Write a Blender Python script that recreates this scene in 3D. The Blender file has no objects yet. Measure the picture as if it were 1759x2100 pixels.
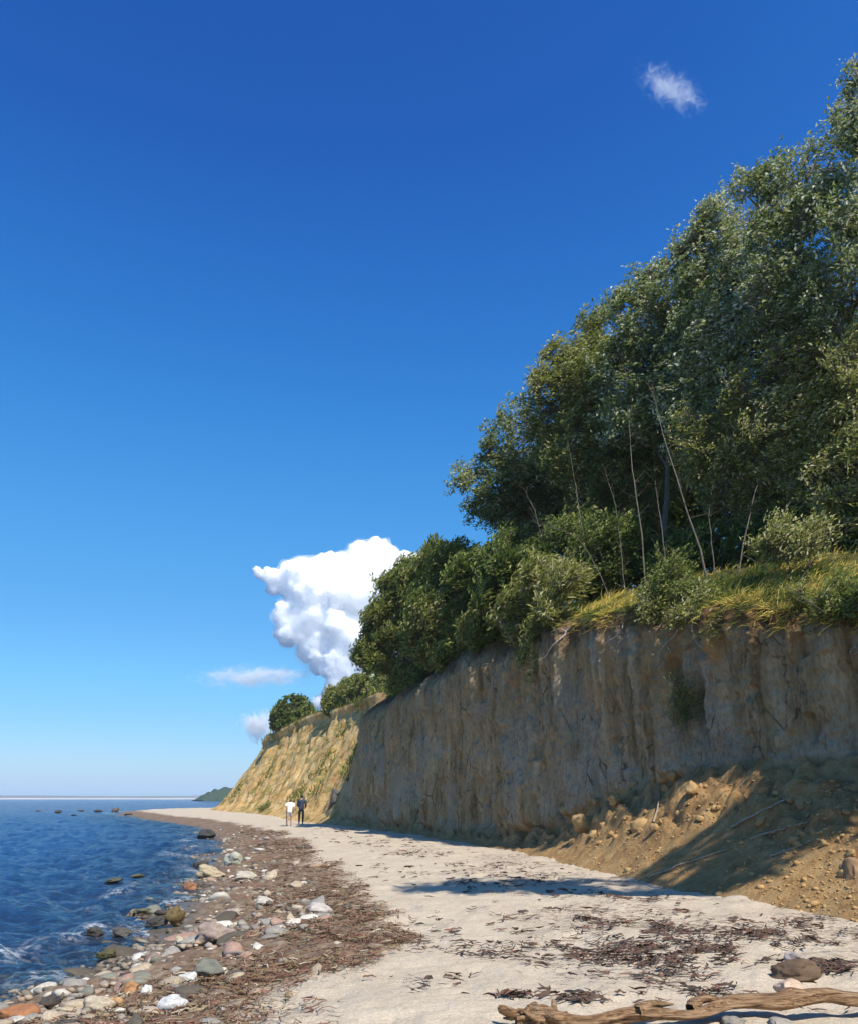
import bpy, math, random
import numpy as np
from mathutils import Vector, Matrix
from mathutils.bvhtree import BVHTree

random.seed(7)
RNG = np.random.default_rng(7)
S = bpy.context.scene
COL = S.collection

# ------------------------------------------------------------------ camera
F_PX, EYE, TILT = 852.0, 1.65, math.radians(18.57)
cam_d = bpy.data.cameras.new('camera')
cam_d.sensor_fit = 'VERTICAL'
cam_d.sensor_height = 24.0
cam_d.lens = 24.0 * F_PX / 1024.0
cam_d.clip_start, cam_d.clip_end = 0.05, 60000.0
cam = bpy.data.objects.new('camera', cam_d)
cam.location = (0, 0, EYE)
cam.rotation_euler = (math.pi / 2 + TILT, 0, 0)
COL.objects.link(cam)
S.camera = cam

# ------------------------------------------------------------------ sky, sun, exposure
SUN_AZ, SUN_EL = math.radians(151.0), math.radians(52.0)
SUN = Vector((math.sin(SUN_AZ) * math.cos(SUN_EL), math.cos(SUN_AZ) * math.cos(SUN_EL), math.sin(SUN_EL)))
world = bpy.data.worlds.new('World')
S.world = world
world.use_nodes = True
wn, wl = world.node_tree.nodes, world.node_tree.links
wn.clear()
w_out = wn.new('ShaderNodeOutputWorld')
w_bg = wn.new('ShaderNodeBackground')
w_sky = wn.new('ShaderNodeTexSky')
w_sky.sky_type = 'NISHITA'
w_sky.sun_disc = False
w_sky.sun_elevation = SUN_EL
w_sky.sun_rotation = SUN_AZ
w_sky.air_density = 1.0
w_sky.dust_density = 0.5
w_sky.ozone_density = 6.0
w_bg.inputs['Strength'].default_value = 0.107
# the camera's rendering of blue: one tone curve per channel for the whole sky
w_sc = wn.new('ShaderNodeVectorMath')
w_sc.operation = 'SCALE'
w_sc.inputs['Scale'].default_value = 0.14
w_cur = wn.new('ShaderNodeRGBCurve')
w_cur.mapping.use_clip = False
w_cur.mapping.extend = 'EXTRAPOLATED'
for k, pts in enumerate(([(0, 0), (0.082, 0.014), (0.107, 0.024), (0.174, 0.062), (0.314, 0.135), (0.533, 0.26), (0.67, 0.37), (1, 0.68)],
                         [(0, 0), (0.156, 0.096), (0.198, 0.156), (0.323, 0.295), (0.546, 0.435), (0.716, 0.565), (0.80, 0.60), (1, 0.75)],
                         [(0, 0), (0.332, 0.41), (0.407, 0.53), (0.61, 0.72), (0.88, 0.86), (1, 0.95)])):
    cv = w_cur.mapping.curves[k]
    while len(cv.points) < len(pts):
        cv.points.new(0.5, 0.5)
    for p_, (x_, y_) in zip(cv.points, pts):
        p_.location = (x_, y_)
        p_.handle_type = 'AUTO_CLAMPED'
w_cur.mapping.update()
w_up = wn.new('ShaderNodeVectorMath')
w_up.operation = 'SCALE'
w_up.inputs['Scale'].default_value = 1 / 0.12
wl.new(w_sky.outputs[0], w_sc.inputs[0])
wl.new(w_sc.outputs[0], w_cur.inputs['Color'])
wl.new(w_cur.outputs[0], w_up.inputs[0])
wl.new(w_up.outputs[0], w_bg.inputs['Color'])
wl.new(w_bg.outputs[0], w_out.inputs['Surface'])

sun_d = bpy.data.lights.new('sun', 'SUN')
sun_d.energy = 5.0
sun_d.angle = math.radians(0.53)
sun_d.color = (1.0, 0.94, 0.84)
sun_o = bpy.data.objects.new('sun', sun_d)
sun_o.rotation_euler = SUN.to_track_quat('Z', 'Y').to_euler()
sun_o.location = SUN * 100
COL.objects.link(sun_o)

S.view_settings.view_transform = 'Standard'
S.view_settings.look = 'None'
S.view_settings.exposure = 0.3
S.view_settings.gamma = 1.0
S.view_settings.use_curve_mapping = False
S.render.engine = 'CYCLES'
S.cycles.max_bounces = 6
S.cycles.diffuse_bounces = 3
S.cycles.use_adaptive_sampling = True
S.cycles.adaptive_threshold = 0.02
S.cycles.glossy_bounces = 2
S.cycles.transmission_bounces = 3
S.cycles.transparent_max_bounces = 10
S.cycles.volume_bounces = 2
S.cycles.use_denoising = True

# ------------------------------------------------------------------ helpers
def at(px, py, y):
    """a point of the 1759 x 2100 view of the photograph, at depth y, as a place in the world"""
    u = (px * 857 / 1759 - 428.5) / F_PX
    w = (512 - py * 1024 / 2100) / F_PX
    dy = math.cos(TILT) - w * math.sin(TILT)
    dz = math.sin(TILT) + w * math.cos(TILT)
    return np.array((u * y / dy, y, EYE + dz * y / dy))


def _hash(ix, iy, iz, seed):
    h = (ix.astype(np.int64) * 374761393 + iy.astype(np.int64) * 668265263 + iz.astype(np.int64) * 2147483647 + seed * 1274126177) & 0xFFFFFFFF
    h = ((h ^ (h >> 13)) * 1274126177) & 0xFFFFFFFF
    h = ((h ^ (h >> 16)) * 2246822519) & 0xFFFFFFFF
    return ((h ^ (h >> 15)) & 0xFFFFFF) / float(0xFFFFFF)


def noise(x, y, z=0.0, seed=0):
    x, y, z = np.broadcast_arrays(np.asarray(x, float), np.asarray(y, float), np.asarray(z, float))
    ix, iy, iz = np.floor(x), np.floor(y), np.floor(z)
    fx, fy, fz = x - ix, y - iy, z - iz
    fx, fy, fz = [t * t * t * (t * (t * 6 - 15) + 10) for t in (fx, fy, fz)]
    r = 0
    for a in (0, 1):
        for b in (0, 1):
            for c in (0, 1):
                wgt = (fx if a else 1 - fx) * (fy if b else 1 - fy) * (fz if c else 1 - fz)
                r = r + wgt * _hash(ix + a, iy + b, iz + c, seed)
    return r * 2 - 1


def fbm(x, y, z=0.0, octaves=4, seed=0, gain=0.5):
    r, a, f = 0, 1.0, 1.0
    for k in range(octaves):
        r = r + a * noise(np.asarray(x) * f, np.asarray(y) * f, np.asarray(z) * f, seed + k * 17)
        a *= gain
        f *= 2.03
    return r


def smooth(e0, e1, x):
    t = np.clip((x - e0) / (e1 - e0), 0, 1)
    return t * t * (3 - 2 * t)


def mesh_np(name, V, F, shade=True, attrs=None):
    """a mesh from an array of points and an array of faces (all of one size)"""
    V = np.ascontiguousarray(V, dtype=np.float32)
    F = np.ascontiguousarray(F, dtype=np.int32)
    n, k = F.shape
    me = bpy.data.meshes.new(name)
    me.vertices.add(len(V))
    me.vertices.foreach_set('co', V.ravel())
    me.loops.add(n * k)
    me.loops.foreach_set('vertex_index', F.ravel())
    me.polygons.add(n)
    me.polygons.foreach_set('loop_start', np.arange(0, n * k, k, dtype=np.int32))
    me.update(calc_edges=True)
    me.polygons.foreach_set('use_smooth', np.full(n, shade, dtype=bool))
    for an, av in (attrs or {}).items():
        at_ = me.attributes.new(an, 'FLOAT', 'POINT')
        at_.data.foreach_set('value', np.ascontiguousarray(av, dtype=np.float32))
    me.validate()
    return me


def grid_faces(nu, nv):
    i, j = np.meshgrid(np.arange(nu - 1), np.arange(nv - 1), indexing='ij')
    a = (i * nv + j).ravel()
    return np.stack([a, a + nv, a + nv + 1, a + 1], 1)


def link(name, data, mat=None, parent=None):
    o = bpy.data.objects.new(name, data)
    COL.objects.link(o)
    if mat and data is not None and not data.materials:
        data.materials.append(mat)
    if parent is not None:
        o.parent = parent
    return o


def tag(o, label=None, cat=None, group=None, kind=None):
    if label: o['label'] = label
    if cat: o['category'] = cat
    if group: o['group'] = group
    if kind: o['kind'] = kind
    return o


def empty(name, loc, label, cat, group=None):
    o = bpy.data.objects.new(name, None)
    o.location = loc
    o.empty_display_size = 0.2
    COL.objects.link(o)
    return tag(o, label, cat, group)


# ------------------------------------------------------------------ material helper
class Nodes:
    def __init__(self, name):
        self.m = bpy.data.materials.new(name)
        self.m.use_nodes = True
        self.t = self.m.node_tree
        self.t.nodes.clear()
        self.out = self.t.nodes.new('ShaderNodeOutputMaterial')

    def n(self, kind, **kw):
        nd = self.t.nodes.new('ShaderNode' + kind)
        for k, v in kw.items():
            setattr(nd, k, v)
        return nd

    def l(self, a, b):
        self.t.links.new(a, b)

    def val(self, sock, v):
        if hasattr(v, 'is_linked') or hasattr(v, 'links'):
            self.l(v, sock)
        else:
            sock.default_value = v

    def coord(self, scale=(1, 1, 1), kind='Object', rot=(0, 0, 0)):
        c = self.n('TexCoord')
        mp = self.n('Mapping')
        mp.inputs['Scale'].default_value = scale
        mp.inputs['Rotation'].default_value = rot
        self.l(c.outputs[kind], mp.inputs[0])
        return mp.outputs[0]

    def noise(self, vec, scale, detail=6, rough=0.55, dist=0.0):
        x = self.n('TexNoise')
        self.l(vec, x.inputs['Vector'])
        x.inputs['Scale'].default_value = scale
        x.inputs['Detail'].default_value = detail
        x.inputs['Roughness'].default_value = rough
        x.inputs['Distortion'].default_value = dist
        return x.outputs['Fac']

    def ramp(self, fac, stops, interp='LINEAR'):
        r = self.n('ValToRGB')
        r.color_ramp.interpolation = interp
        e = r.color_ramp.elements
        while len(e) < len(stops):
            e.new(0.5)
        for el, (p, c) in zip(e, stops):
            el.position = p
            el.color = (*c, 1) if len(c) == 3 else c
        self.l(fac, r.inputs[0])
        return r.outputs[0]

    def step(self, fac, a, b):
        mr = self.n('MapRange')
        mr.interpolation_type = 'SMOOTHSTEP'
        self.l(fac, mr.inputs[0])
        mr.inputs[1].default_value = a
        mr.inputs[2].default_value = b
        return mr.outputs[0]

    def mix(self, fac, a, b, blend='MIX'):
        x = self.n('Mix', data_type='RGBA', blend_type=blend)
        self.val(x.inputs[0], fac)
        self.val(x.inputs[6], (*a, 1) if isinstance(a, tuple) and len(a) == 3 else a)
        self.val(x.inputs[7], (*b, 1) if isinstance(b, tuple) and len(b) == 3 else b)
        return x.outputs[2]

    def math(self, op, a, b=0.5, clamp=False):
        x = self.n('Math', operation=op, use_clamp=clamp)
        self.val(x.inputs[0], a)
        self.val(x.inputs[1], b)
        return x.outputs[0]

    def attr(self, name):
        return self.n('Attribute', attribute_name=name).outputs['Fac']

    def bump(self, h, strength=0.5, dist=0.05, prev=None):
        b = self.n('Bump')
        b.inputs['Strength'].default_value = strength
        b.inputs['Distance'].default_value = dist
        self.l(h, b.inputs['Height'])
        if prev is not None:
            self.l(prev, b.inputs['Normal'])
        return b.outputs[0]

    def principled(self, col, rough=0.8, normal=None, spec=0.3):
        p = self.n('BsdfPrincipled')
        self.val(p.inputs['Base Color'], (*col, 1) if isinstance(col, tuple) and len(col) == 3 else col)
        self.val(p.inputs['Roughness'], rough)
        p.inputs['Specular IOR Level'].default_value = spec
        if normal is not None:
            self.l(normal, p.inputs['Normal'])
        return p.outputs[0]

    def done(self, shader):
        self.l(shader, self.out.inputs['Surface'])
        return self.m


def mat_plain(name, col, var=0.35, scale=8.0, rough=0.85, bump=0.4, bdist=0.02):
    N = Nodes(name)
    v = N.coord()
    f = N.noise(v, scale, 6, 0.6)
    c = N.mix(f, tuple(x * (1 - var) for x in col), tuple(min(1, x * (1 + var)) for x in col))
    return N.done(N.principled(c, rough, N.bump(N.noise(v, scale * 3, 5, 0.6), bump, bdist)))


def mat_leaf(name, stops, trans=0.3, rough=0.45):
    N = Nodes(name)
    c = N.ramp(N.attr('tint'), stops)
    p = N.principled(c, rough, None, 0.2)
    t = N.n('BsdfTranslucent')
    N.l(N.mix(0.35, c, (0.25, 0.32, 0.03)), t.inputs[0])
    mx = N.n('MixShader')
    mx.inputs[0].default_value = trans
    N.l(p, mx.inputs[1])
    N.l(t.outputs[0], mx.inputs[2])
    return N.done(mx.outputs[0])


def mat_bark(name, a, b):
    N = Nodes(name)
    v = N.coord((6, 6, 1.4))
    f = N.noise(v, 3.0, 7, 0.65)
    return N.done(N.principled(N.ramp(f, [(0.3, a), (0.7, b)]), 0.9, N.bump(f, 0.6, 0.02)))


# ------------------------------------------------------------------ shoreline and beach form
SEA = -0.45
SHORE = np.array([(-14, -60), (-9, -25), (-6.6, -5), (-5.4, 4), (-4.7, 10), (-4.0, 12), (-4.1, 14.6), (-4.6, 17.5), (-6.3, 25.7), (-7.9, 34), (-10.8, 47),
                  (-17, 67), (-28, 91), (-45, 130), (-49, 150), (-40, 175), (10, 215), (90, 240), (260, 250)], float)


def shore_d(x, y):
    """metres inland of the water line (negative at sea)"""
    p = np.stack([x, y], -1)
    best = np.full(x.shape, 1e9)
    sgn = np.ones(x.shape)
    for a, b in zip(SHORE[:-1], SHORE[1:]):
        ab = b - a
        t = np.clip(((p - a) @ ab) / (ab @ ab), 0, 1)
        q = p - (a + t[..., None] * ab)
        d = np.hypot(q[..., 0], q[..., 1])
        side = ab[0] * (p[..., 1] - a[1]) - ab[1] * (p[..., 0] - a[0])   # > 0: sea side (left)
        m = d < best
        best = np.where(m, d, best)
        sgn = np.where(m, np.where(side > 0, -1, 1), sgn)
    return best * sgn


def shore_wobble(x, y):
    return 0.35 * noise(x * 0.45, y * 0.45, 3.0, 5) + 0.18 * noise(x * 1.3, y * 1.3, 1.0, 6)


def beach_z(x, y):
    x, y = np.asarray(x, float), np.asarray(y, float)
    d = shore_d(x, y) + shore_wobble(x, y)
    dp = np.maximum(d, 0)
    z = SEA + np.where(d > 0, 0.5 * (1 - np.exp(-dp / 2.8)) + 0.006 * np.minimum(dp, 40), np.maximum(0.11 * d, -5))
    hum = 0.035 * fbm(x * 0.6, y * 0.6, 0, 3, 11) + 0.024 * fbm(x * 2.4, y * 2.4, 0, 4, 12, 0.6)
    return z + hum * smooth(-1.0, 1.5, d)


# ------------------------------------------------------------------ cliff form: stations from near (behind the camera) to the far cape
#      toe x, y,   crest x, y, z,  face foot: share of the way in, height,  far-slope weight
ST = np.array([
    (14, -45, 18, -45, 5.5, .70, 2.0, 0),
    (11, -25, 15.5, -25, 5.5, .70, 2.0, 0),
    (8.8, -8, 13.2, -8, 5.3, .75, 2.2, 0),
    (7.3, 4, 11.6, 4.5, 5.0, .82, 2.3, 0),
    (6.0, 11.5, 9.7, 12.6, 5.0, .88, 2.4, 0),
    (5.0, 14.9, 8.35, 16.6, 5.1, .92, 2.35, 0),
    (4.3, 17.3, 6.75, 20.3, 6.15, .93, 2.25, 0),
    (3.6, 22.0, 5.35, 24.6, 6.8, .92, 1.7, 0),
    (3.05, 26.0, 4.35, 28.2, 7.3, .80, 0.8, 0),
    (2.2, 29.8, 3.3, 31.5, 7.6, .6, 0.45, 0),
    (0.4, 37.0, 1.9, 37.6, 8.0, .25, 0.3, 0),
    (-1.9, 44.8, 0.4, 45.0, 7.8, .2, 0.3, .05),
    (-4.9, 53.5, -1.8, 53.0, 7.6, .2, 0.3, .15),
    (-7.4, 60.0, -2.6, 60.5, 8.7, .2, 0.5, .7),
    (-10.2, 68, -3.9, 71, 9.9, .2, 0.8, 1),
    (-14.5, 84, -8.2, 89, 10.6, .2, 1.0, 1),
    (-19.5, 98, -14.0, 105, 11.1, .2, 1.0, 1),
    (-28.5, 120, -22.8, 125, 9.7, .2, 1.0, 1),
    (-31.5, 133, -23.0, 134, 9.5, .2, 1.0, 1),
    (-28, 148, -18, 143, 9.0, .2, 1.0, 1),
    (-8, 160, -6, 150, 8.5, .2, 1.0, 1),
    (24, 168, 24, 156, 8.0, .2, 1.0, 1)], float)


def catmull(P, t):
    n = len(P)
    i = np.clip(np.floor(t).astype(int), 0, n - 2)
    f = (t - i)[:, None]
    p0, p1, p2, p3 = P[np.maximum(i - 1, 0)], P[i], P[i + 1], P[np.minimum(i + 2, n - 1)]
    return 0.5 * (2 * p1 + (p2 - p0) * f + (2 * p0 - 5 * p1 + 4 * p2 - p3) * f ** 2 + (3 * p1 - p0 - 3 * p2 + p3) * f ** 3)


def station_params():
    ts = []
    for k in range(len(ST) - 1):
        a, b = ST[k], ST[k + 1]
        L = max(math.hypot(*(b[:2] - a[:2])), math.hypot(*(b[2:4] - a[2:4])))
        ymid = 0.5 * (a[1] + b[1])
        step = 0.5 if ymid < 6 else 0.075 if ymid < 34 else 0.12 if ymid < 62 else 0.26 if ymid < 126 else 0.8
        n = max(2, int(L / step))
        ts.append(k + np.arange(n) / n)
    return np.concatenate(ts + [[len(ST) - 1.0]])


TS = station_params()
SP = catmull(ST, TS)
SP[:, 7] = np.clip(SP[:, 7], 0, 1)
arc = np.concatenate([[0], np.cumsum(np.hypot(np.diff(SP[:, 2]), np.diff(SP[:, 3])))])
tan = np.gradient(SP[:, 0:2] * 0.5 + SP[:, 2:4] * 0.5, axis=0)
for _ in range(30):
    tan[1:-1] = (tan[:-2] + 2 * tan[1:-1] + tan[2:]) / 4
tan /= np.linalg.norm(tan, axis=1)[:, None]
OUT = np.stack([-tan[:, 1], tan[:, 0]], 1)       # towards the sea
NT, NF, NB = 46, 130, 52
tt = np.concatenate([np.linspace(0, 1, NT, endpoint=False), 1 + np.linspace(0, 1, NF, endpoint=False), 2 + np.linspace(0, 1, NB) ** 2.2])
nS, nT = len(SP), len(tt)
X = np.zeros((nS, nT)); Y = np.zeros((nS, nT)); Z = np.zeros((nS, nT))
toe, crest = SP[:, 0:2], SP[:, 2:4]
toe_z = beach_z(toe[:, 0], toe[:, 1])
foot = toe + (crest - toe) * SP[:, 5:6]
far = SP[:, 7]
spine = np.stack([crest[:, 0] + 45, np.minimum(crest[:, 1], 132 + 0 * crest[:, 1])], 1)
for j, t in enumerate(tt):
    if t < 1:
        e = t
        prof = e * 0.55 + 0.45 * e ** 1.6
        lip = max(0, 0.12 - t) / 0.12
        xy = toe + (foot - toe) * e + OUT * (0.9 * lip)[..., None] if False else toe + (foot - toe) * e + OUT * (0.7 * lip)
        z = toe_z + (SP[:, 6] - toe_z) * prof - 0.35 * lip
    elif t < 2:
        e = t - 1
        # near: steep with rounded brow; far: even slope
        hor_near = 0.08 * e + 0.92 * np.clip((e - 0.80) / 0.20, 0, 1) ** 1.6
        hor_far = e + 0.06 * math.sin(e * math.pi)
        hor = hor_near * (1 - far) + hor_far * far
        xy = foot + (crest - foot) * hor[:, None]
        z = SP[:, 6] + (SP[:, 4] - SP[:, 6]) * e
    else:
        e = t - 2
        xy = crest + (spine - crest) * e
        z = SP[:, 4] + 2.2 * (1 - math.exp(-e * 9)) * (1 - 0.6 * far) + 1.0 * e
    X[:, j], Y[:, j], Z[:, j] = xy[:, 0], xy[:, 1], z
A2 = np.repeat(arc[:, None], nT, 1)
FAR = np.repeat(far[:, None], nT, 1)
T2 = np.repeat(tt[None, :], nS, 0)
face_w = smooth(1.0, 1.06, T2) * (1 - smooth(1.93, 2.02, T2))
tal_w = smooth(0.0, 0.12, T2) * (1 - smooth(0.96, 1.06, T2))
near_w = 1 - FAR
# steep face: flutes, ribs, spalled plates
warp = 0.8 * noise(A2 * 0.5, Z * 0.35, 0, 21)
flute = fbm(A2 * 0.85 + warp, Z * 0.10, 0.0, 4, 22, 0.55)
rib = 1 - np.abs(noise(A2 * 1.7 + warp, Z * 0.22, 4.0, 23)) * 2
plate = np.round(3 * noise(A2 * 0.9, Z * 0.8, 2.0, 24)) / 3
chips = fbm(A2 * 5.0, Z * 3.2, 1.0, 4, 25, 0.6)
fine = fbm(A2 * 15.0, Z * 8.0, 6.0, 2, 28, 0.6)
calm_w = 0.45 + 0.55 * smooth(19, 27, Y)
D = face_w * near_w * (0.30 * calm_w * flute + 0.10 * np.clip(rib, -1, 1) + 0.05 * plate + 0.055 * chips + 0.035 * fine)
# crest edge scalloped by slips
D = D + near_w * smooth(1.5, 2.0, T2) * (1 - smooth(2.0, 2.12, T2)) * 0.35 * noise(A2 * 0.55, 0 * A2, 7.0, 26)
# narrow crevices and pock holes on the face
cre = noise(A2 * 2.6 + 1.5 * warp, Z * 0.28, 9.0, 27)
D = D - face_w * near_w * 0.16 * smooth(0.55, 0.85, cre)
pock = noise(A2 * 1.9, Z * 1.3, 12.0, 29)
D = D - face_w * near_w * 0.22 * smooth(0.62, 0.85, pock)
# fan of slumped clay: lumps and runnels
lump = fbm(A2 * 1.3, T2 * 5, 0, 4, 31, 0.6)
lump2 = np.abs(fbm(X * 1.6 + Y * 0.4, Y * 1.1, 3, 3, 32, 0.55))
lump2 = np.round(lump2 * 5 + 0.6 * noise(X * 2.2, Y * 2.2, 0, 34)) / 5 * 0.6 + lump2 * 0.4
hi = smooth(0.35, 0.75, T2 + 0.15 * noise(A2 * 0.7, 0 * A2, 2, 33))
Z = Z + tal_w * near_w * (0.07 * lump * (0.35 + hi) + hi * (0.36 * lump2 - 0.08))
# far slope: oblique gullies
g = fbm(A2 * 0.35 - Z * 0.32, Z * 0.10, 5.0, 4, 41, 0.55)
g2 = 1 - 2 * np.abs(noise(A2 * 0.5 - Z * 0.5, Z * 0.1, 8.0, 42))
far_w = FAR * smooth(0.2, 1.0, T2) * (1 - smooth(1.9, 2.05, T2))
D = D + far_w * (0.26 * g + 0.10 * g2 + 0.10 * fbm(A2 * 1.6, Z * 1.2, 0, 3, 43))
Z = Z + far_w * 0.15 * plate
# an overhanging brow of turf at the far crest
D = D + FAR * smooth(1.88, 1.97, T2) * (1 - smooth(2.0, 2.02, T2)) * 0.5
Z = Z + smooth(2.0, 2.1, T2) * 0.18 * fbm(X * 0.5, Y * 0.5, 0, 4, 44)
# hollow in the face with a plant growing in it, and a rib of orange clay beside it
def arc_at(x, y):
    return arc[np.argmin((SP[:, 2] - x) ** 2 + (SP[:, 3] - y) ** 2)]
c_dir = SP[:, 2:5] - np.array((0, 0, EYE))
c_px = ((c_dir[:, 0] / (c_dir[:, 1] * math.cos(TILT) + c_dir[:, 2] * math.sin(TILT))) * F_PX + 428.5) * 1759 / 857
c_ok = (SP[:, 3] > 8) & (SP[:, 3] < 60)


def crest_y(px):
    """depth of the edge of the bluff in the column px of the picture"""
    o_ = np.argsort(c_px[c_ok])
    return float(np.interp(px, c_px[c_ok][o_], SP[c_ok, 3][o_]))


hol = at(1405, 1445, crest_y(1405) - 0.2); rb = at(1468, 1300, crest_y(1468) - 0.1)
a_h, a_r = arc_at(hol[0], hol[1]), arc_at(rb[0], rb[1])
D = D - face_w * 0.34 * np.exp(-((A2 - a_h) / 0.16) ** 2 - ((Z - hol[2]) / 0.6) ** 2)
rib_w = np.exp(-((A2 - a_r) / 0.2) ** 4) * smooth(rb[2] - 0.7, rb[2] - 0.3, Z) * face_w
D = D + 0.22 * rib_w
X = X + OUT[:, 0:1] * D
Y = Y + OUT[:, 1:2] * D
# colour fields: what the earth is made of at each place
stain = smooth(0.15, 0.6, fbm(A2 * 0.8 + warp * 0.5, Z * 0.12, 0, 3, 51)) * smooth(1.25, 1.8, T2) * face_w * near_w
ochre = np.clip(tal_w * near_w * (1 - 0.0 * hi) + 0.75 * stain + rib_w * 1.2, 0, 1)
marl = np.clip(smooth(0.1, 0.8, fbm(A2 * 0.45, Z * 0.5, 3, 3, 52) + 0.9 * (1.45 - T2)), 0, 1) * face_w * near_w
soil = smooth(1.80, 1.93, T2 + 0.05 * noise(A2 * 1.2, Z, 0, 53)) * near_w * (1 - smooth(2.0, 2.02, T2))
turf = smooth(1.97, 2.0, T2)
slump = hi * tal_w * near_w
cliff_me = mesh_np('cliff', np.stack([X, Y, Z], -1).reshape(-1, 3), grid_faces(nS, nT)[:, ::-1], True,
                   dict(ochre=ochre.ravel(), marl=marl.ravel(), soil=soil.ravel(), turf=turf.ravel(), far=FAR.ravel(), slump=slump.ravel()))

N = Nodes('clay_bluff')
vs = N.coord((1, 1, 0.12))
vo = N.coord()
f_s = N.noise(vs, 2.2, 8, 0.65, 0.3)
f_f = N.noise(vo, 9.0, 8, 0.7)
f_b = N.noise(vo, 0.55, 5, 0.55)
clay = N.ramp(f_s, [(0.34, (0.22, 0.145, 0.07)), (0.47, (0.41, 0.295, 0.16)), (0.57, (0.50, 0.375, 0.215)), (0.72, (0.60, 0.47, 0.285))])
grey = N.ramp(f_f, [(0.3, (0.32, 0.27, 0.19)), (0.7, (0.50, 0.425, 0.305))])
och = N.ramp(N.noise(vo, 3.2, 8, 0.7), [(0.28, (0.26, 0.145, 0.058)), (0.5, (0.42, 0.26, 0.112)), (0.75, (0.54, 0.38, 0.19))])
slope_a = N.ramp(N.noise(N.coord((1.0, 0.45, 1.0)), 0.8, 8, 0.68, 0.5), [(0.30, (0.40, 0.21, 0.06)), (0.46, (0.62, 0.38, 0.14)), (0.6, (0.68, 0.49, 0.23)), (0.75, (0.74, 0.63, 0.43))])
c = N.mix(N.attr('marl'), clay, grey)
spk = N.noise(N.coord((1, 1, 0.22)), 15.0, 8, 0.8)
c = N.mix(0.75, c, N.ramp(spk, [(0.34, (0.42, 0.38, 0.33)), (0.5, (0.95, 0.95, 0.95)), (0.66, (1.25, 1.22, 1.15))]), 'MULTIPLY')
vc = N.n('TexVoronoi', feature='DISTANCE_TO_EDGE')
N.l(N.coord((1.0, 1.0, 0.35)), vc.inputs['Vector'])
vc.inputs['Scale'].default_value = 1.7
crk = N.math('MULTIPLY', N.math('SUBTRACT', 1.0, N.step(vc.outputs['Distance'], 0.0, 0.035)), N.step(N.noise(vo, 0.9, 3, 0.5), 0.48, 0.6))
c = N.mix(N.math('MULTIPLY', crk, 0.75), c, (0.06, 0.042, 0.028))
c = N.mix(N.attr('ochre'), c, och)
c = N.mix(N.math('MULTIPLY', N.math('MULTIPLY', N.attr('slump'), 0.7), N.step(N.noise(vo, 1.9, 4, 0.6), 0.50, 0.64)), c, (0.20, 0.125, 0.065))
weed = N.math('MULTIPLY', N.step(N.noise(N.coord((0.6, 0.4, 1.4)), 0.75, 7, 0.7), 0.50, 0.60), 0.75)
slope_c = N.mix(weed, slope_a, N.ramp(f_f, [(0.3, (0.10, 0.12, 0.025)), (0.7, (0.27, 0.24, 0.06))]))
c = N.mix(N.attr('far'), c, slope_c)
c = N.mix(N.math('MULTIPLY', N.attr('soil'), 0.8), c, N.ramp(f_f, [(0.3, (0.07, 0.035, 0.018)), (0.7, (0.19, 0.09, 0.04))]))
c = N.mix(N.attr('turf'), c, N.ramp(N.noise(vo, 2.5, 6, 0.6), [(0.3, (0.05, 0.055, 0.018)), (0.7, (0.16, 0.13, 0.045))]))
c = N.mix(0.55, c, N.ramp(f_b, [(0.3, (0.62, 0.57, 0.52)), (0.7, (1, 1, 1))]), 'MULTIPLY')
nb = N.bump(f_f, 0.7, 0.08)
nb = N.bump(N.noise(vs, 7.0, 8, 0.7, 0.4), 0.7, 0.14, nb)
M_CLIFF = N.done(N.principled(c, 0.95, nb, 0.1))
cliff = tag(link('cliff', cliff_me, M_CLIFF), 'steep eroded clay bluff in shade with sunlit ochre slope beyond', kind='structure')
bv_pts = np.stack([X, Y, Z], -1).reshape(-1, 3)
CLIFF = BVHTree.FromPolygons([tuple(p) for p in bv_pts.tolist()], grid_faces(nS, nT).tolist())


def cliff_z(x, y, top=30.0):
    h = CLIFF.ray_cast(Vector((x, y, top)), Vector((0, 0, -1)))
    return h[0].z if h[0] is not None else float(beach_z(np.array(x), np.array(y)))


def cliff_hit(px, py):
    """where the sight line through a point of the picture meets the bluff"""
    p = Vector(at(px, py, 10.0))
    o = Vector((0, 0, EYE))
    h = CLIFF.ray_cast(o, (p - o).normalized())
    return h[0], h[1]


# ------------------------------------------------------------------ beach (one sheet, sea bed included)
ang = np.concatenate([np.linspace(-180, -48, 70, endpoint=False), np.linspace(-48, 40, 440, endpoint=False), np.linspace(40, 180, 70)])
rad = np.concatenate([np.geomspace(0.4, 5.5, 24, endpoint=False), np.geomspace(5.5, 60, 380, endpoint=False), np.geomspace(60, 420, 110)])
AA, RR = np.meshgrid(np.radians(ang), rad, indexing='ij')
bx_, by_ = RR * np.sin(AA), RR * np.cos(AA)
bz_ = beach_z(bx_, by_)
bd = shore_d(bx_, by_)
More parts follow.
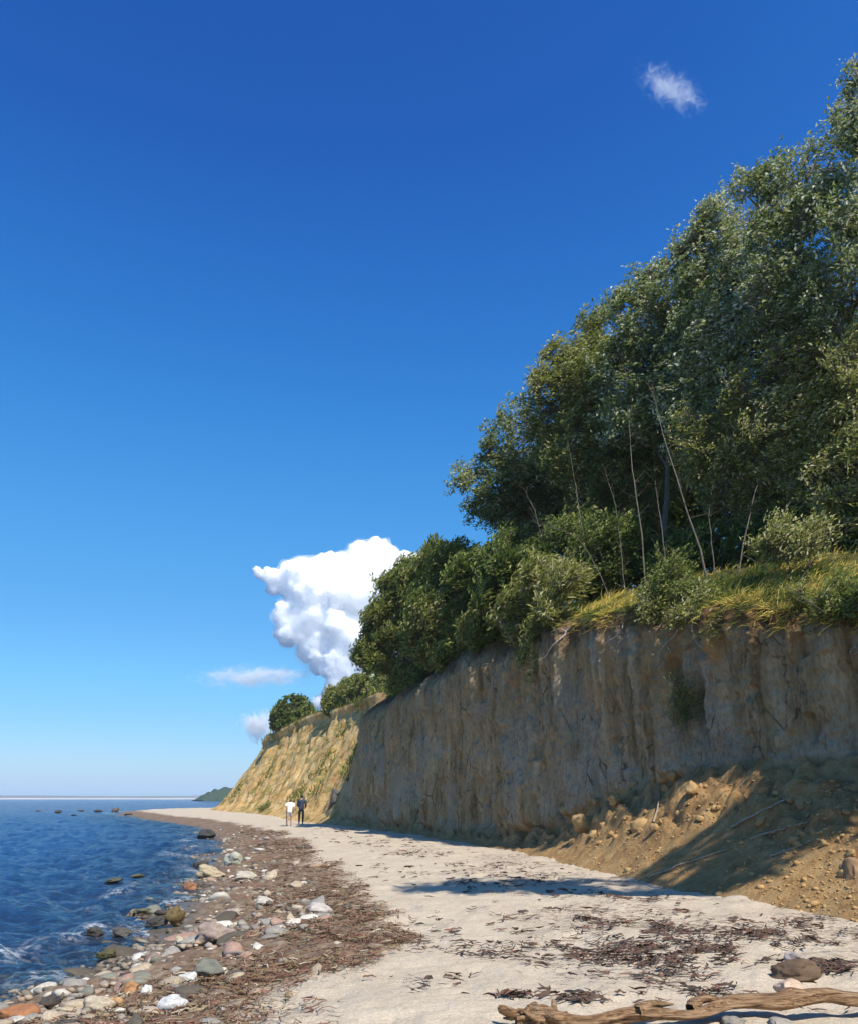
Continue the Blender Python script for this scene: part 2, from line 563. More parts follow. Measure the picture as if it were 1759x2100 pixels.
# wrack: ragged belt of stones and weed along the water, and drifts of dry weed on the sand
belt_in = 3.35 + 0.5 * smooth(11, 7, by_) + 0.4 * noise(bx_ * 0.5, by_ * 0.35, 0, 61) + 0.25 * noise(bx_ * 1.6, by_ * 1.6, 0, 62) - 0.3 * smooth(25, 60, by_)
belt = smooth(0.25, -0.45, bd - belt_in)
dry = smooth(0.10, 0.75, fbm(bx_ * 0.45, by_ * 0.75, 0, 4, 63, 0.6)) * smooth(4.5, 6.5, bd) * smooth(40, 26, by_)
bz_ = bz_ + belt * smooth(-0.3, 0.6, bd) * (0.05 * fbm(bx_ * 1.5, by_ * 2.2, 0, 4, 64, 0.6))
beach_me = mesh_np('beach', np.stack([bx_, by_, bz_], -1).reshape(-1, 3), grid_faces(len(ang), len(rad)), True,
                   dict(inland=bd.ravel(), belt=belt.ravel(), dry=dry.ravel()))
N = Nodes('beach_sand')
vo = N.coord()
sand = N.ramp(N.noise(vo, 40.0, 6, 0.75), [(0.3, (0.36, 0.29, 0.21)), (0.52, (0.53, 0.445, 0.335)), (0.8, (0.66, 0.575, 0.455))])
sand = N.mix(0.5, sand, N.ramp(N.noise(vo, 1.2, 5, 0.6), [(0.3, (0.72, 0.68, 0.62)), (0.65, (1, 1, 1))]), 'MULTIPLY')
speck = N.step(N.noise(vo, 34.0, 4, 0.65), 0.60, 0.68)
sand = N.mix(N.math('MULTIPLY', speck, 0.55), sand, (0.12, 0.085, 0.06))
sand = N.mix(N.math('MULTIPLY', N.attr('dry'), N.step(N.noise(N.coord((1, 1.6, 1)), 9.0, 6, 0.7), 0.46, 0.62)), sand, (0.15, 0.10, 0.075))
mud = N.ramp(N.noise(vo, 6.0, 8, 0.7), [(0.3, (0.08, 0.05, 0.03)), (0.5, (0.18, 0.125, 0.08)), (0.7, (0.34, 0.265, 0.19))])
mud = N.mix(N.step(N.noise(vo, 1.1, 5, 0.6), 0.50, 0.62), mud, N.ramp(N.noise(vo, 14, 6, 0.7), [(0.3, (0.09, 0.05, 0.03)), (0.7, (0.25, 0.155, 0.105))]))
col = N.mix(N.attr('belt'), sand, mud)
wet = N.step(N.math('MULTIPLY', N.attr('inland'), -1.0), -0.7, 0.1)
col = N.mix(N.math('MULTIPLY', wet, 0.7), col, N.ramp(N.noise(vo, 4.0, 6, 0.7), [(0.3, (0.05, 0.045, 0.03)), (0.7, (0.16, 0.13, 0.08))]))
nb = N.bump(N.noise(vo, 26.0, 6, 0.7), 0.5, 0.03)
nb = N.bump(N.noise(vo, 5.0, 5, 0.6), 0.5, 0.08, nb)
rough = N.math('SUBTRACT', 0.95, N.math('MULTIPLY', wet, 0.6))
M_BEACH = N.done(N.principled(col, rough, nb, 0.25))
tag(link('beach', beach_me, M_BEACH), 'pale sand beach with a stony weed strewn belt along the water', kind='structure')

# ------------------------------------------------------------------ sea
ang = np.concatenate([np.linspace(-115, -36, 110, endpoint=False), np.linspace(-36, 4, 330, endpoint=False), np.linspace(4, 60, 60)])
rad = np.concatenate([np.geomspace(4.5, 160, 520, endpoint=False), np.geomspace(160, 45000, 140)])
AA, RR = np.meshgrid(np.radians(ang), rad, indexing='ij')
sx, sy = RR * np.sin(AA), RR * np.cos(AA)
sp = np.maximum(RR * 0.0022, 0.02)


def train(lam, deg, amp, ph, sharp=1.0):
    k = 2 * math.pi / lam
    a = math.radians(deg)
    w = k * (sx * math.sin(a) + sy * math.cos(a)) + ph + 1.6 * noise(sx / lam * 0.35, sy / lam * 0.35, ph, 71)
    h = np.sin(w)
    h = np.sign(h) * np.abs(h) ** sharp
    return amp * h * smooth(2.5, 5.0, lam / sp)


sd = shore_d(np.clip(sx, -400, 400), np.clip(sy, -400, 400))
swell = train(5.2, 62, 0.055, 0.3) + train(3.3, 48, 0.035, 1.7) + train(2.1, 75, 0.024, 4.0) + train(1.25, 40, 0.015, 2.2) + train(0.8, 85, 0.010, 5.1) + train(0.5, 30, 0.006, 0.9)
chop = 0.055 * fbm(sx * 0.8 + sy * 0.5, sy * 1.6 - sx * 0.6, 0, 4, 72, 0.6) * smooth(0.35, 0.12, sp)
calm = smooth(0.8, -1.5, sd) * 0.75 + 0.25
# a small breaker running in along the shore
brk = 0.10 * np.exp(-((sd + 1.5 + 0.5 * noise(sx * 0.3, sy * 0.3, 0, 73)) / 0.35) ** 2) * smooth(0.0, 0.5, noise(sx * 0.16, sy * 0.16, 4, 74) + 0.2) * smooth(70, 25, RR)
sz = SEA + 1.35 * (swell + chop) * calm + brk
bed = beach_z(np.clip(sx, -400, 400), np.clip(sy, -400, 400))
depth = np.where(RR > 350, 5.0, np.clip(SEA - bed, -1, 5))
foam = (np.clip(brk / 0.10, 0, 1) * 0.7 + 0.8 * np.exp(-((sd + 0.25) / 0.3) ** 2) * smooth(60, 20, RR)) * smooth(-0.1, 0.5, fbm(sx * 0.7, sy * 0.7, 0, 3, 75))
sea_me = mesh_np('sea', np.stack([sx, sy, sz], -1).reshape(-1, 3), grid_faces(len(ang), len(rad)), True,
                 dict(depth=depth.ravel(), foam=foam.ravel()))
N = Nodes('sea_water')
vo = N.coord()
h1 = N.noise(N.coord((1.0, 1.5, 1), rot=(0, 0, 0.5)), 0.9, 6, 0.62)
h2 = N.noise(N.coord((1.0, 1.4, 1), rot=(0, 0, 0.8)), 5.0, 4, 0.6)
nb = N.bump(h1, 0.7, 0.40)
nb = N.bump(h2, 0.5, 0.06, nb)
deepc = N.n('BsdfDiffuse')
deepc.inputs[0].default_value = (0.020, 0.066, 0.165, 1)
N.l(nb, deepc.inputs['Normal'])
clear = N.n('BsdfTransparent')
clear.inputs[0].default_value = (0.62, 0.72, 0.70, 1)
body = N.n('MixShader')
N.l(N.ramp(N.attr('depth'), [(0.0, (0.10,) * 3), (0.25, (0.45,) * 3), (0.8, (0.97,) * 3)]), body.inputs[0])
N.l(clear.outputs[0], body.inputs[1])
N.l(deepc.outputs[0], body.inputs[2])
gl = N.n('BsdfGlossy')
gl.inputs['Roughness'].default_value = 0.09
N.l(nb, gl.inputs['Normal'])
fr = N.n('Fresnel')
fr.inputs[0].default_value = 1.33
N.l(nb, fr.inputs['Normal'])
surf = N.n('MixShader')
N.l(fr.outputs[0], surf.inputs[0])
N.l(body.outputs[0], surf.inputs[1])
N.l(gl.outputs[0], surf.inputs[2])
fo = N.n('BsdfDiffuse')
fo.inputs[0].default_value = (0.78, 0.80, 0.80, 1)
fin = N.n('MixShader')
fmask = N.math('MULTIPLY', N.attr('foam'), N.step(N.noise(vo, 7.0, 7, 0.75), 0.46, 0.60))
N.l(fmask, fin.inputs[0])
N.l(surf.outputs[0], fin.inputs[1])
N.l(fo.outputs[0], fin.inputs[2])
M_SEA = N.done(fin.outputs[0])
tag(link('sea', sea_me, M_SEA), 'rippled blue sea along the stony shore', kind='structure')

# ------------------------------------------------------------------ far land
def ridge(name, pts, width, mat, label, seed):
    """a low landform: crest line of (x, y, height), falling to the water on both sides"""
    P = catmull(np.array(pts, float), np.linspace(0, len(pts) - 1, 120))
    tg = np.gradient(P[:, :2], axis=0)
    tg /= np.linalg.norm(tg, axis=1)[:, None]
    nr = np.stack([-tg[:, 1], tg[:, 0]], 1)
    V = []
    prof = [(-1, -0.1), (-0.97, 0.15), (-0.8, 0.55), (-0.5, 0.9), (0, 1.0), (0.5, 0.8), (1, -0.1)]
    for i, p in enumerate(P):
        for s, h in prof:
            x, y = p[0] + nr[i, 0] * s * width, p[1] + nr[i, 1] * s * width
            V.append((x, y, SEA + h * p[2] * (1 + (0.16 * float(noise(i * 0.16, s * 3, 0, seed)) if h > 0 else 0))))
    me = mesh_np(name, np.array(V), grid_faces(120, len(prof)), True)
    return tag(link(name, me, mat), label, kind='structure')


M_WOOD = mat_plain('far_woodland', (0.035, 0.06, 0.03), 0.5, 0.05, 0.95, 1.0, 3.0)
M_SHOAL = mat_plain('far_sand', (0.46, 0.43, 0.37), 0.15, 0.02, 0.95, 0.2, 0.5)
M_COAST = mat_plain('far_coast', (0.16, 0.16, 0.13), 0.3, 0.01, 0.95, 0.5, 2.0)
ridge('headland', [(-180, 700, 1), (-174, 705, 6), (-164, 712, 9), (-140, 725, 10.5), (-80, 760, 13), (60, 800, 16)], 12, M_WOOD, 'dark wooded headland low on the horizon beyond the ochre slope', 81)
ridge('far_shore', [(-1750, 2400, 6), (-1300, 2420, 9), (-900, 2500, 8), (-600, 2600, 9), (-300, 2700, 10), (200, 2800, 10)], 90, M_COAST, 'thin grey line of low coast along the horizon', 82)
ridge('sand_spit', [(-1500, 1950, 1.5), (-1000, 1980, 2.6), (-700, 2000, 2.2), (-480, 1900, 2.4), (-300, 1600, 2.0), (-200, 1300, 1.5)], 22, M_SHOAL, 'pale strip of distant sandbar below the far coast', 83)

# ------------------------------------------------------------------ clouds (bodies of droplets far off)
def cloud_balls(balls, depth, buds, keep, rough, freq, grow=1.0):
    iv, fi = ico_np(4)
    m = (1024 / 2100) * depth / F_PX
    B = [(at(px, py, depth), r * m, sq) for (px, py, r, sq) in balls]
    rg = np.random.default_rng(5)
    gen = B[:keep]
    for lo, hi_, cnt in ((0.25, 0.55, buds), (0.25, 0.5, buds * 3), (0.25, 0.45, buds * 5)):
        new = []
        for _ in range(cnt):
            c, r, sq = gen[rg.integers(len(gen))]
            d = rg.normal(size=3)
            d[1] = -abs(d[1]) * 0.8
            d /= np.linalg.norm(d)
            new.append((c + d * r * 0.9, r * rg.uniform(lo, hi_), 1.0))
        B = B + new
        gen = new
    V, Fs, off = [], [], 0
    for c, r, sq in B:
        src, fsrc = (iv, fi) if r > 18 else ICO2
        k = grow * (1 + rough * fbm(src[:, 0] * freq + c[0], src[:, 1] * freq + c[2], src[:, 2] * freq, 3, 91, 0.55))
        V.append(src * k[:, None] * np.array((r, r, r * sq)) + c)
        Fs.append(fsrc + off)
        off += len(src)
    return np.concatenate(V), np.concatenate(Fs)


def ico_np(sub):
    import bmesh
    bm = bmesh.new()
    bmesh.ops.create_icosphere(bm, subdivisions=sub, radius=1.0)
    v = np.array([q.co[:] for q in bm.verts])
    f = np.array([[q.index for q in p.verts] for p in bm.faces])
    bm.free()
    return v, f


ICO1, ICO2, ICO3, ICO4 = ico_np(1), ico_np(2), ico_np(3), ico_np(4)


def vapour(name, dens):
    N = Nodes(name)
    pv = N.n('VolumePrincipled')
    pv.inputs['Color'].default_value = (1, 1, 1, 1)
    pv.inputs['Density'].default_value = dens
    N.l(pv.outputs[0], N.out.inputs['Volume'])
    return N.m


def thin_cloud(name, px, py, rx, rz, deg, dens, label, depth=3000.0, scale=2.2, bias=0.0):
    """a rag of vapour: density torn by noise and fading outwards inside a bounding ball"""
    m = (1024 / 2100) * depth / F_PX
    o = link(name, mesh_np(name, ICO3[0], ICO3[1], True))
    c = at(px, py, depth)
    o.location = c
    o.scale = (rx * m, min(rx, rz) * m, rz * m)
    o.rotation_euler = (0, math.radians(deg), 0)
    N = Nodes(name + '_vapour')
    v = N.coord()
    nz = N.noise(N.coord((1.6, 0.7, 0.7)), scale, 7, 0.68, 0.9)
    ln = N.n('VectorMath', operation='LENGTH')
    N.l(v, ln.inputs[0])
    f = N.math('SUBTRACT', N.math('ADD', N.math('MULTIPLY', nz, 2.4), bias), N.math('ADD', ln.outputs['Value'], 0.72))
    pv = N.n('VolumePrincipled')
    pv.inputs['Color'].default_value = (1, 1, 1, 1)
    N.l(N.math('MULTIPLY', N.step(f, 0.0, 0.75), dens), pv.inputs['Density'])
    N.l(pv.outputs[0], N.out.inputs['Volume'])
    o.data.materials.append(N.m)
    return tag(o, label, 'cloud', 'clouds in the blue sky')


cum = [(765, 1165, 52, 1), (700, 1200, 60, 1), (620, 1195, 50, 1), (830, 1195, 48, 1), (880, 1190, 40, 1), (770, 1230, 75, 1), (660, 1260, 60, 1), (600, 1265, 38, 1), (720, 1300, 60, 1),
       (650, 1320, 40, 1), (720, 1360, 48, 1), (700, 1400, 34, 1), (760, 1400, 40, 1), (840, 1280, 80, 1), (590, 1300, 26, 1), (665, 1360, 26, 1), (780, 1340, 60, 1),
       (560, 1185, 24, .8), (535, 1178, 15, .7), (560, 1210, 14, .8), (740, 1135, 24, 1), (790, 1140, 28, 1), (650, 1165, 26, 1), (700, 1160, 26, 1), (600, 1175, 26, 1), (690, 1420, 30, 1), (655, 1440, 14, 1), (740, 1430, 44, 1), (800, 1420, 56, 1), (870, 1370, 80, 1), (900, 1270, 90, 1), (770, 1116, 16, 1), (850, 1172, 36, 1), (885, 1165, 30, 1), (830, 1150, 20, 1)]

v, f = cloud_balls(cum, 3000.0, 60, 28, 0.22, 1.8)
cum_o = link('cumulus_cloud', mesh_np('cumulus_cloud', v, f, True))
N = Nodes('cumulus_vapour')          # droplets so dense that light only spreads in the outer metres
pv = N.n('BsdfPrincipled')
pv.inputs['Base Color'].default_value = (0.99, 0.99, 0.99, 1)
pv.inputs['Roughness'].default_value = 1.0
pv.inputs['Specular IOR Level'].default_value = 0.0
pv.inputs['Subsurface Weight'].default_value = 1.0
pv.inputs['Subsurface Radius'].default_value = (1, 1, 1)
pv.inputs['Subsurface Scale'].default_value = 150.0
cum_o.data.materials.append(N.done(pv.outputs[0]))
rm = cum_o.modifiers.new('remesh', 'REMESH')
rm.mode = 'VOXEL'
rm.voxel_size = 4.5
tag(cum_o, 'tall bright white cumulus rising behind the overhanging bush', 'cloud', 'clouds in the blue sky')
v, f = cloud_balls(cum, 3000.0, 30, 28, 0.32, 1.7, 1.12)
fr_o = link('fringe', mesh_np('cumulus_fringe', v, f, True), vapour('cumulus_fringe_vapour', 0.009), cum_o)
rm = fr_o.modifiers.new('remesh', 'REMESH')
rm.mode = 'VOXEL'
rm.voxel_size = 7.0
thin_cloud('flat_cloud', 525, 1388, 170, 34, -1, 0.04, 'small flat greyish cloud low over the sea', 3000.0, 3.4, 0.24)
thin_cloud('low_cloud', 535, 1486, 56, 42, 0, 0.05, 'faint pale cloud puff above the far dark bush', 3000.0, 1.6, 0.3)
thin_cloud('wispy_cloud', 1375, 182, 135, 60, 42, 0.014, 'thin wisp of cloud high in the deep blue sky', 2600.0, 3.0, 0.22)

# ------------------------------------------------------------------ plant building blocks
def unit(a):
    return a / np.maximum(np.linalg.norm(a, axis=-1, keepdims=True), 1e-9)


def tubes_np(P, R, sides=5):
    """tapered tubes: P (n, k, 3) points, R (n, k) radii"""
    n, k, _ = P.shape
    t = unit(np.gradient(P, axis=1))
    ref = np.where(np.abs(t[..., 2:3]) > 0.9, np.array((1.0, 0, 0)), np.array((0, 0, 1.0)))
    u = unit(np.cross(t, ref))
    v = np.cross(t, u)
    a = np.arange(sides) * 2 * math.pi / sides
    V = P[:, :, None, :] + R[:, :, None, None] * (np.cos(a)[None, None, :, None] * u[:, :, None, :] + np.sin(a)[None, None, :, None] * v[:, :, None, :])
    i, j, s = np.meshgrid(np.arange(n), np.arange(k - 1), np.arange(sides), indexing='ij')
    b = (i * k + j) * sides
    s2 = (s + 1) % sides
    F = np.stack([b + s, b + s2, b + sides + s2, b + sides + s], -1).reshape(-1, 4)
    return V.reshape(-1, 3), F


def join(parts):
    V, F, off = [], [], 0
    for v, f in parts:
        V.append(v)
        F.append(f + off)
        off += len(v)
    return np.concatenate(V), np.concatenate(F)


def leaves_np(P, axis, nrm, L, W, fold=0.25):
    axis = unit(axis)
    side = unit(np.cross(axis, nrm))
    nrm = np.cross(side, axis)
    L, W = L[:, None], W[:, None]
    V = np.stack([P, P + axis * L * 0.45 + side * W * 0.5 + nrm * W * fold, P + axis * L - nrm * L * 0.12, P + axis * L * 0.45 - side * W * 0.5 + nrm * W * fold], 1)
    i = np.arange(len(P))[:, None] * 4
    F = np.concatenate([i + np.array([[0, 1, 2]]), i + np.array([[0, 2, 3]])])
    return V.reshape(-1, 3), F


def bend(a, b, sag, k):
    """curved paths (n, k, 3) from a to b"""
    t = np.linspace(0, 1, k)[None, :, None]
    return a[:, None, :] * (1 - t) + b[:, None, :] * t + sag[:, None, :] * (4 * t * (1 - t))


WIND = np.array((0.62, 0.15, 0.26))
GREEN = [(0.0, (0.07, 0.105, 0.03)), (0.35, (0.175, 0.22, 0.065)), (0.6, (0.29, 0.325, 0.115)), (0.8, (0.41, 0.43, 0.20)), (0.92, (0.58, 0.60, 0.40)), (1.0, (0.72, 0.73, 0.58))]
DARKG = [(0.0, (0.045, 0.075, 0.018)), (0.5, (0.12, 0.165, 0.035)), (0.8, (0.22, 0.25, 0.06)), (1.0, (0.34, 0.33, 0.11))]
OLIVE = [(0.0, (0.085, 0.11, 0.022)), (0.4, (0.215, 0.24, 0.055)), (0.7, (0.37, 0.355, 0.10)), (0.9, (0.52, 0.48, 0.19)), (1.0, (0.65, 0.61, 0.36))]
M_LEAF = mat_leaf('leaf_windblown', GREEN, 0.42)
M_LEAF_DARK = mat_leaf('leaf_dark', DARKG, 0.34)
M_LEAF_OLIVE = mat_leaf('leaf_olive', OLIVE, 0.44)
M_BARK = mat_bark('bark_grey', (0.07, 0.062, 0.05), (0.20, 0.18, 0.15))
M_PALE = mat_bark('bark_pale', (0.06, 0.05, 0.038), (0.20, 0.175, 0.135))
M_TWIG = mat_bark('bark_twig', (0.07, 0.055, 0.04), (0.24, 0.20, 0.15))


def plant(name, label, cat, group, base, lobes, leaf_mat, leaf=0.17, slim=0.50, dens=26, per=27, spread=0.30, trunk_r=0.13, stems=1, wind=1.0, shell=0.45, tint_shift=0.0, upright=0.0, squash=1.0):
    """a tree or shrub: trunk(s), limbs and twigs, and a crown of single leaves hung on the twigs.
    lobes: (centre, radius) masses of the crown in the world"""
    base = np.array(base, float)
    root = empty(name, tuple(base), label, cat, group)
    C = np.array([c for c, r in lobes])
    Rr = np.array([r for c, r in lobes])
    low = C[:, 2].min() - Rr.max() * 0.6
    cen = C.mean(0)
    trunks, limbs = [], []
    for s in range(stems):
        b0 = base + np.array((RNG.normal() * 0.25, RNG.normal() * 0.25, -0.25)) * (0 if stems == 1 else 1) + np.array((0, 0, -0.2))
        top = cen + np.array((RNG.normal() * 0.5, RNG.normal() * 0.5, Rr.mean() * 0.3)) * (1 if stems == 1 else 1.6)
        sag = (RNG.normal(size=3) * 0.25 * np.array((1, 1, 0))) * min(1, trunk_r / 0.1)
        p = bend(b0[None], top[None], sag[None], 10)
        p = p + 0.05 * min(1, trunk_r / 0.1) * np.cumsum(RNG.normal(size=p.shape), 1) * np.array((1, 1, 0.2))
        r = np.linspace(1, 0.25, 10)[None] * trunk_r / math.sqrt(stems)
        r[:, 0] *= 1.35
        trunks.append((p, r))
    TP = np.concatenate([p[0] for p, r in trunks])
    for i in range(len(lobes)):
        for q in range(3):
            j = np.argmin(np.linalg.norm(TP - (C[i] - np.array((0, 0, Rr[i] * 0.9))), axis=1) + RNG.uniform(0, 0.8, len(TP)))
            e = C[i] + RNG.normal(size=3) * Rr[i] * 0.35
            p = bend(TP[j][None], e[None], (RNG.normal(size=3) * 0.25 * Rr[i] * 0.4)[None], 10)
            limbs.append((p, np.linspace(0.5, 0.16, 10)[None] * trunk_r * 0.9))
    tv, tf = join([tubes_np(p, r, 8) for p, r in trunks])
    bparts = [tubes_np(p, r, 5) for p, r in limbs]
    LP = np.concatenate([p[0] for p, r in limbs] + [TP[-4:]])
    cl = []
    for i in range(len(lobes)):
        n = int(dens * 1.9 * Rr[i] ** 2) + 4
        npf = max(5, int(6 * Rr[i]))
        d = unit(unit(RNG.normal(size=(npf, 3)))[RNG.integers(npf, size=n)] + RNG.normal(size=(n, 3)) * 0.30)
        rr = (shell + (1.04 - shell) * RNG.random(n) ** 0.6)
        rr *= 1 + 0.22 * noise(d[:, 0] * 2.2 + C[i, 0], d[:, 1] * 2.2 + C[i, 1], d[:, 2] * 2.2, 95)
        cl.append(C[i] + d * (rr * Rr[i])[:, None] * np.array((1, 1, squash)))
    CL = np.concatenate(cl)
    # twig from the nearest limb to each spray
    idx = np.array([np.argmin(np.einsum('ij,ij->i', LP - c, LP - c)) for c in CL])
    a = LP[idx]
    sag = RNG.normal(size=CL.shape) * 0.10 * np.linalg.norm(CL - a, axis=1, keepdims=True)
    tw = bend(a, CL, sag, 4)
    tr = np.linspace(0.016, 0.005, 4)[None] * np.ones((len(CL), 1)) * (0.7 + leaf * 2)
    bparts.append(tubes_np(tw, tr, 3))
    # leaves of each spray, strung along the last stretch of its twig and blown downwind
    n = len(CL)
    out = unit(CL - a + 1e-4)
    sp_ = unit(out * 0.8 + WIND * wind * 1.3 + RNG.normal(size=out.shape) * 0.25)
    bparts.append(tubes_np(bend(CL - sp_ * spread * 1.5, CL + sp_ * spread * 1.5, RNG.normal(size=CL.shape) * .03, 3), np.array([[.007, .006, .003]]) * np.ones((n, 1)) * (0.7 + leaf * 2), 3))
    bv, bf = join(bparts)
    k = RNG.random((n, per, 1)) * 1.5 - 0.75
    LPn = CL[:, None, :] + sp_[:, None, :] * k * spread * 2.3 + RNG.normal(size=(n, per, 3)) * spread * 0.30
    ax = sp_[:, None, :] * 0.7 + RNG.normal(size=(n, per, 3)) * 0.42 + np.array((0, 0, upright)) + WIND * wind * 0.5
    nr = np.array((0, 0, 0.5)) + np.array(SUN) * 0.9 + RNG.normal(size=(n, per, 3)) * 0.6 + out[:, None, :] * 0.4      # leaves turn to the light
    Ln = leaf * 1.02 * RNG.uniform(0.6, 1.3, (n, per))
    tint = 0.61 + 0.27 * RNG.normal(size=(n, per)) + tint_shift + 0.16 * noise(CL[:, 0] * 0.7, CL[:, 1] * 0.7, CL[:, 2] * 0.7, 96)[:, None] + 0.12 * RNG.normal(size=(n, 1))
    lv, lf = leaves_np(LPn.reshape(-1, 3), ax.reshape(-1, 3), nr.reshape(-1, 3), Ln.ravel(), Ln.ravel() * slim)
    o = link('trunk' if stems == 1 else 'stems', mesh_np(name + '_trunk', tv - base, tf, True), M_BARK, root)
    o = link('branches', mesh_np(name + '_branches', bv - base, bf, True), M_TWIG, root)
    tag(o, kind='stuff')
    o = link('crown', mesh_np(name + '_crown', lv - base, lf, False, dict(tint=np.clip(np.repeat(tint.ravel(), 4), 0.0, 1.0))), leaf_mat, root)
    tag(o, kind='stuff')
    return root


def lobes_at(*L, deeper=0.0):
    return [(at(px, py, y + deeper), r * (y + deeper) / y) for px, py, y, r in L]


def lobes_edge(*L):
    """lobes hung along the edge of the bluff: picture x, y, metres in front of the edge, size in picture points"""
    out = []
    for px, py, fwd, w in L:
        y = min(crest_y(px), 49.0) - fwd
        out.append((at(px, py, y), w * (857 / 1759) * y / F_PX))
    return out


def on_top(x, y, dz=0.0):
    return (x, y, cliff_z(x, y) + dz)


# ------------------------------------------------------------------ the wood on the bluff
TREES = 'trees of the wood on the bluff'
plant('windswept_tree', 'dark leaning tree at the seaward end of the wood, above the overhanging bush', 'tree', TREES, on_top(4.4, 40.7),
      lobes_at((1000, 980, 36, 1.55), (1075, 905, 36, 1.9), (1010, 1060, 36.5, 1.2), (1130, 1000, 37, 2.0), (1080, 1090, 37, 1.3), deeper=3.2), M_LEAF, 0.19, tint_shift=-0.12, dens=34)
plant('windswept_tree', 'pale leaved tree next inland from the dark leaning one, thin bare limb showing', 'tree', TREES, on_top(6.6, 35.7),
      lobes_at((1120, 815, 32, 1.2), (1150, 745, 32, 1.0), (1215, 690, 33, 1.1), (1195, 820, 32, 1.9), (1250, 910, 31.5, 2.1), (1160, 890, 33, 1.7), (1240, 745, 33, 1.4), (1170, 960, 32, 1.5), deeper=3.2), M_LEAF_OLIVE, 0.18, tint_shift=-0.05, dens=34)
plant('windswept_tree', 'tall tree with slender pale trunk in the middle of the wood', 'tree', TREES, on_top(8.7, 30.7),
      lobes_at((1300, 760, 28, 1.6), (1290, 650, 28, 1.1), (1335, 590, 28, 1.0), (1350, 680, 28, 1.8), (1400, 790, 27.5, 2.0), (1400, 610, 28.5, 1.3), (1330, 860, 28, 1.6), (1440, 690, 28, 1.6), deeper=3.2), M_LEAF, 0.18, tint_shift=0.0, dens=32)
plant('windswept_tree', 'rounded silvery tree on the skyline between the middle and tallest trees', 'tree', TREES, on_top(10.6, 28.2),
      lobes_at((1450, 560, 25, 1.5), (1420, 510, 25, .9), (1510, 480, 24.5, 1.4), (1530, 620, 24, 1.9), (1580, 720, 23.5, 2.0), (1480, 720, 24.5, 1.8), (1450, 830, 24.5, 1.7), deeper=3.2), M_LEAF, 0.17, tint_shift=0.05, dens=32)
plant('windswept_tree', 'tall airy tree whose sparse upper branches stand against the sky', 'tree', TREES, on_top(12.4, 25.2),
      lobes_at((1570, 420, 21, 1.0), (1640, 390, 20.5, 1.2), (1660, 510, 20, 1.7), (1720, 600, 20, 1.9), (1600, 520, 21, 1.3), (1620, 640, 21, 1.6), (1530, 370, 21, 0.55), (1720, 330, 20.5, 1.1), deeper=3.2), M_LEAF, 0.165, tint_shift=0.04, dens=20)
plant('windswept_tree', 'highest tree, cut by the right edge of the picture', 'tree', TREES, on_top(14.3, 21.8),
      lobes_at((1790, 250, 17.5, 0.95), (1840, 330, 17.5, 1.3), (1790, 430, 17.5, 1.2), (1850, 520, 17.5, 1.6), (1790, 620, 18, 1.5), (1840, 150, 17.5, 0.9), (1765, 260, 17.8, .55), (1800, 130, 17.8, .6), (1765, 190, 17.8, .45), (1742, 165, 18, .4), (1748, 230, 18, .55), (1755, 130, 18, .35), deeper=3.2), M_LEAF, 0.16, tint_shift=0.04, dens=18)
plant('understorey_tree', 'bushy light green tree low in the wood above the yellow grass', 'tree', TREES, on_top(12.1, 24.4),
      lobes_at((1640, 800, 20.5, 1.5), (1700, 900, 20, 1.5), (1600, 900, 20.5, 1.3), (1740, 780, 20, 1.4), (1680, 990, 20, 1.0), (1580, 800, 21, 1.2), deeper=3.2), M_LEAF_OLIVE, 0.15, 0.42, dens=34, tint_shift=0.02)
plant('understorey_tree', 'low olive tree left of the pale trunk, thin branches fanning rightwards', 'tree', TREES, on_top(10.0, 27.2),
      lobes_at((1460, 900, 23, 1.3), (1530, 950, 22.5, 1.2), (1500, 1010, 22.5, 0.9), (1420, 950, 24, 1.0), (1560, 1020, 22, .8), deeper=3.2), M_LEAF_OLIVE, 0.14, 0.40, dens=34, tint_shift=-0.05)
plant('understorey_tree', 'shady undergrowth tree with bare twigs behind the edge of the bluff', 'tree', TREES, on_top(7.7, 33.2),
      lobes_at((1290, 960, 30, 1.5), (1220, 1030, 31, 1.2), (1340, 1020, 29, 1.1), (1270, 1080, 30.5, .8), deeper=3.2), M_LEAF_DARK, 0.15, 0.5, dens=22, tint_shift=-0.05)
plant('understorey_tree', 'spreading bush tree at the right border above the grass', 'tree', TREES, on_top(13.5, 21.6),
      lobes_at((1770, 960, 17.5, 1.1), (1830, 860, 17.5, 1.3), (1800, 1040, 17.3, .8), (1740, 1050, 18, .7), (1790, 760, 17.8, 1.1), deeper=3.2), M_LEAF_OLIVE, 0.14, 0.42, dens=34, tint_shift=0.03)
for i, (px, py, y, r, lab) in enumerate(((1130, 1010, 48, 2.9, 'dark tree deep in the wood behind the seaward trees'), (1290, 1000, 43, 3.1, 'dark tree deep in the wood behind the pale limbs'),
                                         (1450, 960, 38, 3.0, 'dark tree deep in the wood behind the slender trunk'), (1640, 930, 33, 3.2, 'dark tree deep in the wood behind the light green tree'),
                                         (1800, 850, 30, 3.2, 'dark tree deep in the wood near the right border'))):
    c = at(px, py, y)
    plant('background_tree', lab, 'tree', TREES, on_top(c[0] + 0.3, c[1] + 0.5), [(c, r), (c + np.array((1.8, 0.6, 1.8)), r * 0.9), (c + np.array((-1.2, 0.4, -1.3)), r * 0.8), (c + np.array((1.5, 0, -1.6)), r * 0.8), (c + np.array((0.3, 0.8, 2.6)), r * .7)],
          M_LEAF_DARK, 0.24, dens=20, tint_shift=-0.1)
